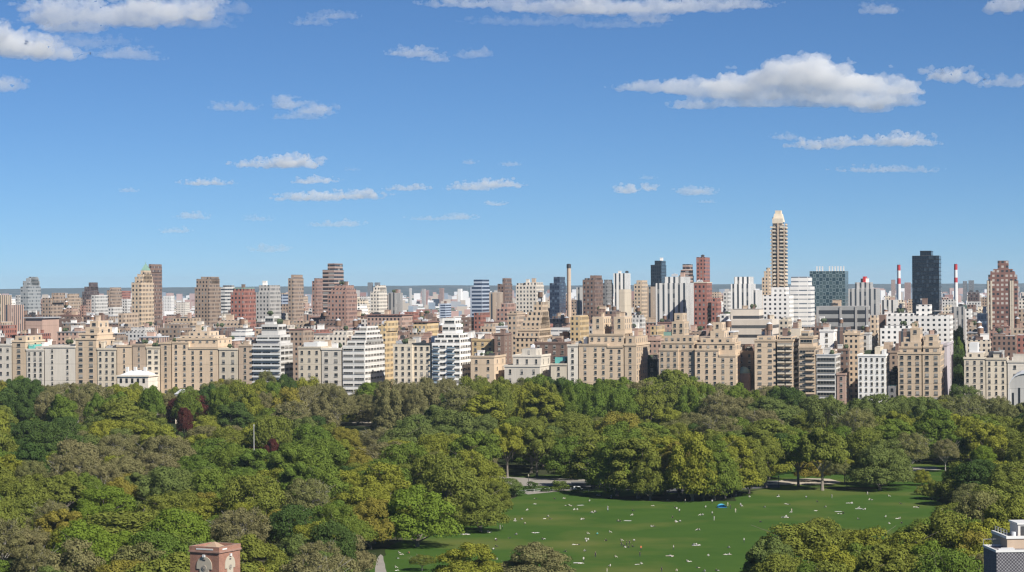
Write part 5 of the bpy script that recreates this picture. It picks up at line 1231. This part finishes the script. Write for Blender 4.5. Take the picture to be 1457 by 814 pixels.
# ---------------------------------------------------------------- brick tower at the bottom
BRK = None
def brickmat(name, c1, c2, mortar, scale=1.0, diaper=False):
    m, nt, out = new_mat(name); b = N(nt, 'ShaderNodeBsdfPrincipled'); b.inputs['Roughness'].default_value = .85
    tc = N(nt, 'ShaderNodeTexCoord'); s = N(nt, 'ShaderNodeSeparateXYZ'); L(nt, tc.outputs['Object'], s.inputs[0]); cx = N(nt, 'ShaderNodeCombineXYZ')
    L(nt, math_(nt, 'ADD', s.outputs[0], s.outputs[1]), cx.inputs[0]); L(nt, s.outputs[2], cx.inputs[1])
    no = N(nt, 'ShaderNodeTexNoise'); no.inputs['Scale'].default_value = .8; no.inputs['Detail'].default_value = 5; L(nt, tc.outputs['Object'], no.inputs['Vector'])
    if diaper:
        a = math_(nt, 'ADD', math_(nt, 'ADD', s.outputs[0], s.outputs[1]), s.outputs[2]); d = math_(nt, 'SUBTRACT', math_(nt, 'ADD', s.outputs[0], s.outputs[1]), s.outputs[2])
        la = math_(nt, 'LESS_THAN', math_(nt, 'FRACT', math_(nt, 'DIVIDE', a, .62)), .36); lb = math_(nt, 'LESS_THAN', math_(nt, 'FRACT', math_(nt, 'DIVIDE', d, .62)), .36)
        cc = mixc(nt, math_(nt, 'MAXIMUM', la, lb), c1, c2)
        cc = mixc(nt, math_(nt, 'MULTIPLY', la, lb), cc, mortar)
    else:
        br = N(nt, 'ShaderNodeTexBrick'); L(nt, cx.outputs[0], br.inputs['Vector']); br.inputs['Scale'].default_value = scale
        br.inputs['Color1'].default_value = (*c1, 1); br.inputs['Color2'].default_value = (*c2, 1); br.inputs['Mortar'].default_value = (*mortar, 1); br.inputs['Brick Width'].default_value = .45; br.inputs['Row Height'].default_value = .16; br.inputs['Mortar Size'].default_value = .015
        cc = br.outputs[0]
    v = N(nt, 'ShaderNodeVectorMath', operation='SCALE'); L(nt, cc, v.inputs[0]); L(nt, math_(nt, 'MULTIPLY_ADD', no.outputs[0], .7, .65), v.inputs[3])
    L(nt, v.outputs[0], b.inputs['Base Color']); L(nt, b.outputs[0], out.inputs[0]); return m
def brick_tower():
    D = 450; P0 = P(268, CY, D); P0.z = 0; root = empty('brick_tower', P0, -.46); tag(root, 'pink-red brick tower top with cream arches, rising at the bottom edge', 'tower')
    W, dp, h = 6.7, 7.4, P(290, 785, D).z
    PB = brickmat('pink_brick', (.34,.155,.10), (.28,.12,.08), (.34,.24,.19)); CR = simple('cream_stone', (.48,.42,.33), .8, .15, .8)
    m = MB(); m.box(0, W, 0, dp, 0, h); m.build('wall', PB, root)
    c = MB(); c.box(-.22, W+.22, -.22, dp+.22, h+.002, h+.35); c.build('cornice', brickmat('brick_cornice', (.36,.19,.14), (.3,.15,.115), (.36,.26,.21)), root)
    c = MB()
    for (a, b, e, f) in ((-.1, W+.1, -.1, .3), (-.1, W+.1, dp-.3, dp+.1), (-.1, .3, .302, dp-.302), (W-.3, W+.1, .302, dp-.302)): c.box(a, b, e, f, h+.351, h+1.15)
    c.build('parapet', PB, root)
    c = MB(); c.box(1.5, W-1.3, -.16, -.101, h+.52, h+.80); c.build('stone_band', WHITE, root)
    c = MB(); c.box(W+.101, W+.16, 1.0, 2.6, h+.52, h+.80); c.build('stone_band', WHITE, root)
    c = MB(); c.box(.302, W-.302, .302, dp-.302, h+.36, h+.45); c.build('roof', ROOF, root)
    c = MB(); c.prism([(1.3,1.5),(W-1.3,1.5),(W-1.3,dp-2),(1.3,dp-2)], h+.46, h+1.75, 0, [(W/2-.12,dp/2-.4),(W/2+.12,dp/2-.4),(W/2+.12,dp/2-.1),(W/2-.12,dp/2-.1)]); c.build('skylight', simple('tan_roof', (.40,.28,.19), .7, .1, 1), root)
    c = MB(); c.box(W-1.25, W-.6, 2.5, 4.2, h+.46, h+1.0); c.build('roof_vent', DARK, root)
    for side in (0, 1):
        S = W if side == 0 else dp
        def pt(u, o, z): return (u, -o, z) if side == 0 else (W+o, u, z)
        c = MB(); cx_ = S/2; zc = h-2.6; R1 = 1.75; n = 14
        ring = [(cx_+R1*math.cos(math.pi*i/n), zc+R1*1.05*math.sin(math.pi*i/n)) for i in range(n+1)]
        poly = [(cx_+1.05, zc-5), (cx_+1.05, zc-.6), (cx_+1.75, zc-.6)] + ring + [(cx_-1.75, zc-.6), (cx_-1.05, zc-.6), (cx_-1.05, zc-5)]
        i = len(c.v)
        for o in (.0, .14): c.v += [pt(a, o, z) for a, z in poly]
        nn = len(poly); c.f.append(tuple(range(nn, 2*nn))); c.m.append(0)
        for k_ in range(nn): c.f.append((k_, (k_+1) % nn, nn+(k_+1) % nn, nn+k_)); c.m.append(0)
        arch_o = c.build('arch_surround', CR, root)
        q = MB(); 
        def disc(r, o0, o1, z0, mi):
            i = len(q.v); nn = 16
            for o in (o0, o1): q.v += [pt(cx_+r*math.cos(6.283*j/nn), o, z0+r*math.sin(6.283*j/nn)) for j in range(nn)]
            q.f.append(tuple(range(i+nn, i+2*nn))); q.m.append(mi)
            for j in range(nn): q.f.append((i+j, i+(j+1) % nn, i+nn+(j+1) % nn, i+nn+j)); q.m.append(mi)
        disc(.52, .145, .24, zc-.35, 0); disc(.36, .241, .26, zc-.35, 1); disc(.2, .261, .30, zc-.35, 0)
        q.build('round_window', [simple('stone_grey', (.38,.33,.27), .8, .1, 1), BLIND], arch_o)
        q = MB(); a0, a1 = cx_-.28, cx_+.28
        p0, p1 = pt(a0, .14, zc+1.75), pt(a1, .42, zc+2.05); q.box(min(p0[0],p1[0]), max(p0[0],p1[0]), min(p0[1],p1[1]), max(p0[1],p1[1]), zc+1.72, zc+2.2); q.build('keystone', WHITE, arch_o)
        for zz in (zc+1.05,):
            p0, p1 = pt(cx_-.3, .145, 0), pt(cx_+.3, .2, 0); q = MB(); q.box(min(p0[0],p1[0]), max(p0[0],p1[0]), min(p0[1],p1[1]), max(p0[1],p1[1]), zz, zz+.22); q.build('vent_slot', DARK, arch_o)
brick_tower()
def pattern_block():
    D = 420; P0 = P(1415.5, CY, D); P0.z = 0; root = empty('patterned_block', P0, .06); tag(root, 'grey building corner with criss-cross brick wall and white-edged roof, bottom right', 'building')
    h = P(1415, 786, D).z; W, dp = 18, 9
    BP = brickmat('diaper_brick', (.055,.052,.062), (.16,.155,.17), (.36,.35,.35), diaper=True)
    m = MB(); m.box(0, W, 0, dp, 0, h); m.build('wall', BP, root)
    c = MB()
    for (a, b, e, f, z0) in ((-.15, W, -.15, .25, 0), (-.15, .25, .252, dp, .001), (.252, W, dp-.3, dp+.1, .001)): c.box(a, b, e, f, h+.003+z0, h+.42)
    c.build('coping', WHITE, root)
    c = MB(); c.box(.26, W, .26, dp-.31, h+.01, h+.1); c.build('roof', simple('roof_felt', (.22,.20,.21), .9, .3, .5), root)
    c = MB(); c.box(1.2, 4.2, 3.0, 3.4, h+.1, h+.32); c.box(2.1, 4.4, 4.6, 4.8, h+.1, h+.3); c.build('duct', METAL, root)
    x4 = 3.3
    m = MB(); m.box(x4, W, 4.8, dp+6, 0, h+1.9); m.build('upper_wall', WM['tan_blank'], root)
    c = MB(); c.box(x4-.2, x4+.25, 4.6, dp+6, h+1.901, h+2.4); c.box(x4+.252, W, 4.6, 5.0, h+1.901, h+2.4); c.build('coping', WHITE, root)
    for j in range(5):
        c = MB(); yy = 5.0+j*2; c.tube((x4, yy, h+2.4), (x4, yy, h+3.4), .05, .05, 5); c.build('railing_post', METAL, root)
    c = MB(); c.tube((x4, 5, h+3.4), (x4, 13, h+3.4), .05, .05, 5); c.tube((x4, 5, h+2.9), (x4, 13, h+2.9), .04, .04, 5); c.build('railing', METAL, root)
    c = MB(); c.box(6.1, W, 7.5, 13, h+1.91, h+4.2); c.build('penthouse', WM['lgrey_blank'], root)
    c = MB(); c.box(5.9, W, 7.3, 13.2, h+4.202, h+4.5); c.build('penthouse_roof', WHITE, root)
    c = MB(); c.box(6.6, 7.6, 7.42, 7.49, h+2.0, h+3.9); c.build('penthouse_door', DARK, root)
    for j, (a, yy) in enumerate(((2.0, 9.2), (-.02, 3.0))):
        pass
    c = MB(); c.tube((.0, dp+.05, h+.42), (0, dp+.05, h+1.4), .04, .04, 5); c.tube((1.6, dp+.05, h+.42), (1.6, dp+.05, h+1.4), .04, .04, 5); c.tube((3.1, dp+.05, h+.42), (3.1, dp+.05, h+1.4), .04, .04, 5); c.tube((0, dp+.05, h+1.4), (3.2, dp+.05, h+1.4), .05, .05, 5); c.build('railing', METAL, root)
    c = MB(); c.cyl(4.9, 6.2, .4, .4, h+1.91, h+3.0, 10); c.build('roof_vent', METAL, root)
pattern_block()
pavilion(258, 554, 6, 'pale low pavilion among the trees below the long roof-garden block')

# ---------------------------------------------------------------- clouds
def cloudmat(name, dens):
    m, nt, out = new_mat(name)
    v = nt.nodes.new('ShaderNodeVolumePrincipled'); v.inputs['Color'].default_value = (1, 1, 1, 1); v.inputs['Density'].default_value = dens; v.inputs['Anisotropy'].default_value = .0
    nt.links.new(v.outputs[0], out.inputs['Volume']); return m
CM = cloudmat('cloud_white', .0068); CMM = cloudmat('cloud_soft', .0040); CMF = cloudmat('cloud_faint', .0022)
rc = random.Random(17)
def cloud(label, ells, mat=None, seed=0):
    cyl_ = sum(e[1]*e[2] for e in ells)/sum(e[2] for e in ells)
    cxm = sum(e[0]*e[2] for e in ells)/sum(e[2] for e in ells)
    D = min(30000, 1450.0*F/max(30, 409-cyl_)) ; D = max(D, 11500)
    org = P(cxm, cyl_, D); k_ = D/F
    bm = bmesh.new(); rmin = min(e[3] for e in ells)
    for (cx_, cy_, rx, ry) in ells:
        n = max(10, int(rx/ry*9))
        bmesh.ops.create_icosphere(bm, subdivisions=3, radius=1.0, matrix=Matrix.Translation(P(cx_, cy_+ry*.12, D)-org) @ Matrix.Diagonal((rx*.86*k_, ry*1.0*k_, ry*.50*k_, 1)))
        for i in range(n):
            u = rc.uniform(-1, 1); prof = math.sqrt(max(0, 1-abs(u)**2.3))
            r = ry*rc.uniform(.26, .46)*(.5+.5*prof)
            zx = cx_ + u*(rx-r); zy = cy_ + ry*.5 - (ry*1.25*prof)*rc.random()
            dy = rc.uniform(-1, 1)*ry*1.1*prof
            c = P(zx, zy, D)-org + Vector((0, dy*k_, 0))
            mat4 = Matrix.Translation(c) @ Matrix.Diagonal((r*k_*rc.uniform(1.2, 3.0), r*k_*1.2, r*k_*.85, 1))
            bmesh.ops.create_icosphere(bm, subdivisions=2, radius=1.0, matrix=mat4)
        for i in range(n):      # torn fringe
            a = rc.uniform(0, 6.283); r = ry*rc.uniform(.09, .17); e = rc.uniform(.9, 1.25)
            c = P(cx_ + rx*e*math.cos(a), cy_ + ry*.9*e*math.sin(a)*(.6 if math.sin(a) > 0 else 1), D)-org + Vector((0, rc.uniform(-1, 1)*ry*.5*k_, 0))
            bmesh.ops.create_icosphere(bm, subdivisions=1, radius=1.0, matrix=Matrix.Translation(c) @ Matrix.Diagonal((r*k_*rc.uniform(2, 5), r*k_*1.5, r*k_, 1)))
    me = bpy.data.meshes.new('cloud_base'); bm.to_mesh(me); bm.free()
    o = bpy.data.objects.new('cloud_base', me); col.objects.link(o)
    big = max(e[2] for e in ells)
    md = o.modifiers.new('r', 'REMESH'); md.mode = 'VOXEL'; md.voxel_size = max(rmin*k_/8.0, sum(e[2] for e in ells)*k_/340)
    sm = o.modifiers.new('s', 'SMOOTH'); sm.factor = .5; sm.iterations = 3
    dg = bpy.context.evaluated_depsgraph_get(); out = bpy.data.meshes.new_from_object(o.evaluated_get(dg)); bpy.data.objects.remove(o); bpy.data.meshes.remove(me)
    n = len(out.vertices); co = np.empty(n*3, np.float32); out.vertices.foreach_get('co', co); no_ = np.empty(n*3, np.float32); out.vertices.foreach_get('normal', no_)
    co = co.reshape(-1, 3); no_ = no_.reshape(-1, 3); s1 = 1/(rmin*k_*1.25); amp = rmin*k_*.68
    dsp = np.array([noise.fractal(Vector(c)*s1 + Vector((seed*7.3, 0, 0)), .75, 2.1, 5) for c in co.tolist()], np.float32)
    flat = np.where(no_[:, 2] < -.3, .45, 1.0)
    co = co + no_*(dsp*amp*flat)[:, None]; out.vertices.foreach_set('co', co.ravel()); out.update()
    for p_ in out.polygons: p_.use_smooth = True
    out.name = 'cloud'; out.materials.append(mat or CM); ob = link('cloud', out, None, org); tag(ob, label, 'cloud', 'scattered white clouds')
cloud('largest cloud, long grey-bottomed mass above the tallest tower', [(925,124,52,10),(985,125,60,15),(1050,122,70,23),(1110,108,60,26),(1150,102,45,26),(1200,115,70,28),(1260,125,56,18),(1230,142,60,18),(1090,147,120,9),(1100,132,120,15),(1180,138,80,14),(985,150,35,8),(1280,145,34,9),(1240,157,30,6)], seed=1)
cloud('bright oval cloud just right of the largest cloud', [(1357,108,40,13)], seed=2)
cloud('grey flat cloud leaving the right edge, beside the bright oval one', [(1432,117,42,11),(1455,115,25,9)], CMM, seed=3)
cloud('long bright cloud below the right half of the largest cloud', [(1235,203,92,8),(1285,199,42,11),(1160,207,40,8)], seed=4)
cloud('small soft cloud just left of the long bright cloud', [(1117,195,20,6)], CMM, seed=5)
cloud('thin flat cloud below the long bright cloud', [(1262,241,70,6)], CMM, seed=6)
cloud('wide grey-bottomed cloud cut by the top edge, centre right', [(700,4,90,11),(780,8,80,13),(860,8,110,20),(960,8,80,16),(1040,5,60,12),(925,26,30,9)], seed=7)
cloud('small slanted cloud at the top edge, right of the wide one', [(1250,13,28,11)], CMM, seed=8)
cloud('white cloud touching the top right corner', [(1432,8,32,15)], seed=9)
cloud('bright puffy cloud at upper centre, left of a fainter twin', [(590,75,36,10),(622,84,18,6)], seed=10)
cloud('soft small cloud right of the bright puffy cloud at upper centre', [(676,77,26,9)], CMM, seed=11)
cloud('largest cloud of the upper left, long and ragged', [(150,20,100,24),(90,20,50,22),(60,8,40,10),(190,30,70,14),(230,12,80,25),(110,38,50,14),(285,5,30,16)], seed=12)
cloud('grey cloud cut by the left edge, second from top', [(25,60,60,28),(70,75,50,16),(0,50,40,25)], seed=13)
cloud('flat bright cloud right of the left-edge cloud', [(178,76,42,12),(215,83,20,5)], CMM, seed=14)
cloud('small grey cloud cut by the left edge, third from top', [(8,120,26,16)], CMM, seed=15)
cloud('slanted wispy cloud near the top, left of centre', [(445,31,30,7),(478,22,32,8)], CMM, seed=16)
cloud('small soft cloud left of the ragged double cloud', [(335,152,32,8)], CMM, seed=17)
cloud('ragged double cloud at upper left of centre', [(410,147,22,12),(447,156,32,12),(425,166,35,6)], CMM, seed=18)
cloud('bright long cloud above the left towers, highest of its cluster', [(385,234,52,8),(415,231,44,12)], seed=19)
cloud('low bright cloud left of the cluster of long clouds', [(295,260,36,6)], seed=20)
cloud('narrow bright cloud between two longer ones, left of centre', [(448,257,33,6)], seed=21)
cloud('longest low cloud left of centre', [(440,281,46,8),(500,278,48,8)], seed=22)
cloud('narrow low cloud trailing right of the longest low cloud', [(580,268,30,5)], seed=23)
cloud('low bright cloud near the middle of the sky', [(670,267,34,6),(705,262,38,8)], seed=24)
cloud('tiny bright cloud under the middle one', [(705,290,16,4)], seed=25)
cloud('low flat cloud left of the tiny bright one', [(650,309,26,6),(610,311,30,4)], CMM, seed=26)
cloud('pale long cloud low over the red-crowned tower', [(480,319,36,6)], CMM, seed=27)
cloud('small bright cloud low over the sloping grey slab', [(275,308,24,6)], CMM, seed=28)
cloud('small flat cloud lowest of the left group', [(250,328,22,5)], CMM, seed=29)
cloud('tiny lone cloud far left', [(182,271,13,4)], CMM, seed=30)
cloud('tiny faint cloud, left of a similar pair at mid sky', [(668,231,11,4)], CMM, seed=31)
cloud('tiny faint cloud, right of a similar pair at mid sky', [(727,234,16,4)], CMM, seed=32)
cloud('bright double puff above the grey chimney, right of centre', [(892,270,18,8),(925,267,11,7)], seed=33)
cloud('soft cloud right of the bright double puff', [(990,272,28,8),(1005,287,14,3)], CMM, seed=34)
cloud('very faint cloud under the pale twin clouds at left', [(368,311,22,5)], CMF, seed=35)
cloud('very faint streak left of the horizon clouds', [(385,354,28,7)], CMF, seed=36)
cloud('very faint wisp beside the highest long cloud', [(502,241,11,3)], CMF, seed=37)
cloud('very faint wisp above the bright double puff', [(921,253,12,4)], CMF, seed=38)

cloud('faint veil trailing right of the largest upper left cloud', [(285,30,50,16),(320,12,40,12)], CMF, seed=39)
cloud('faint veil between the two biggest upper left clouds', [(105,60,60,12),(150,58,40,8)], CMF, seed=40)
cloud('faint veil under the wide cloud at the top edge', [(760,30,90,9),(880,34,60,8)], CMF, seed=41)
# ---------------------------------------------------------------- haze, sky, sun, camera
def haze():
    m = bpy.data.materials.new('haze_air'); m.use_nodes = True; nt = m.node_tree; nt.nodes.clear(); out = nt.nodes.new('ShaderNodeOutputMaterial')
    v = nt.nodes.new('ShaderNodeVolumePrincipled'); v.inputs['Color'].default_value = (.66,.83,1,1); v.inputs['Density'].default_value = HAZE; v.inputs['Anisotropy'].default_value = .0
    nt.links.new(v.outputs[0], out.inputs['Volume'])
    q = MB(); q.box(-10000, 10000, -400, 20500, -3, 175); o = q.build('haze', m); o['kind'] = 'stuff'
HAZE = 0.000032
haze()
w_ = bpy.data.worlds.new('World'); scn.world = w_; w_.use_nodes = True; nt = w_.node_tree
bg = nt.nodes['Background']; sky = nt.nodes.new('ShaderNodeTexSky'); sky.sky_type = 'NISHITA'; sky.sun_disc = False
SEL, SAZ = math.radians(39), math.radians(180-44)      # elevation; azimuth clockwise from +Y
sky.sun_elevation = SEL; sky.sun_rotation = SAZ; sky.air_density = .6; sky.dust_density = 0; sky.ozone_density = 6; sky.altitude = 1500
nt.links.new(mixc(nt, 1.0, sky.outputs[0], (.715,.885,.985), 'MULTIPLY'), bg.inputs[0]); bg.inputs[1].default_value = .0545
sun = bpy.data.lights.new('sun', 'SUN'); sun.energy = 4.0; sun.angle = math.radians(.5); sun.color = (1, .955, .87)
so = bpy.data.objects.new('sun', sun); col.objects.link(so)
sd = Vector((math.sin(SAZ)*math.cos(SEL), math.cos(SAZ)*math.cos(SEL), math.sin(SEL)))
so.rotation_euler = sd.to_track_quat('Z', 'Y').to_euler(); so.location = (0, 0, 400)
cam = bpy.data.cameras.new('camera'); co_ = bpy.data.objects.new('camera', cam); col.objects.link(co_); scn.camera = co_
cam.sensor_width = 36; cam.lens = 36*F/1457; cam.clip_start = 1; cam.clip_end = 200000
M = Matrix((( _r.x, _u.x, -_f.x, 0), (_r.y, _u.y, -_f.y, 0), (_r.z, _u.z, -_f.z, CAMZ), (0, 0, 0, 1))); co_.matrix_world = M
vs = scn.view_settings; vs.view_transform = 'Standard'; vs.look = 'None'; vs.exposure = 0.72; vs.gamma = 1; vs.use_curve_mapping = False
scn.render.engine = 'CYCLES'; cy = scn.cycles
cy.max_bounces = 5; cy.diffuse_bounces = 2; cy.glossy_bounces = 2; cy.transmission_bounces = 2; cy.volume_bounces = 8; cy.transparent_max_bounces = 24; cy.use_denoising = True; cy.use_fast_gi = False
cy.filter_width = 1.3
uniquify()
import collections
bad = [o['label'] for o in ALL if not 4 <= len(o['label'].split()) <= 16]; print('labels', len(ALL), 'bad', len(bad), bad[:5])
dup = [k_ for k_, v_ in collections.Counter(o['label'] for o in ALL).items() if v_ > 1]; print('dups', dup[:5])
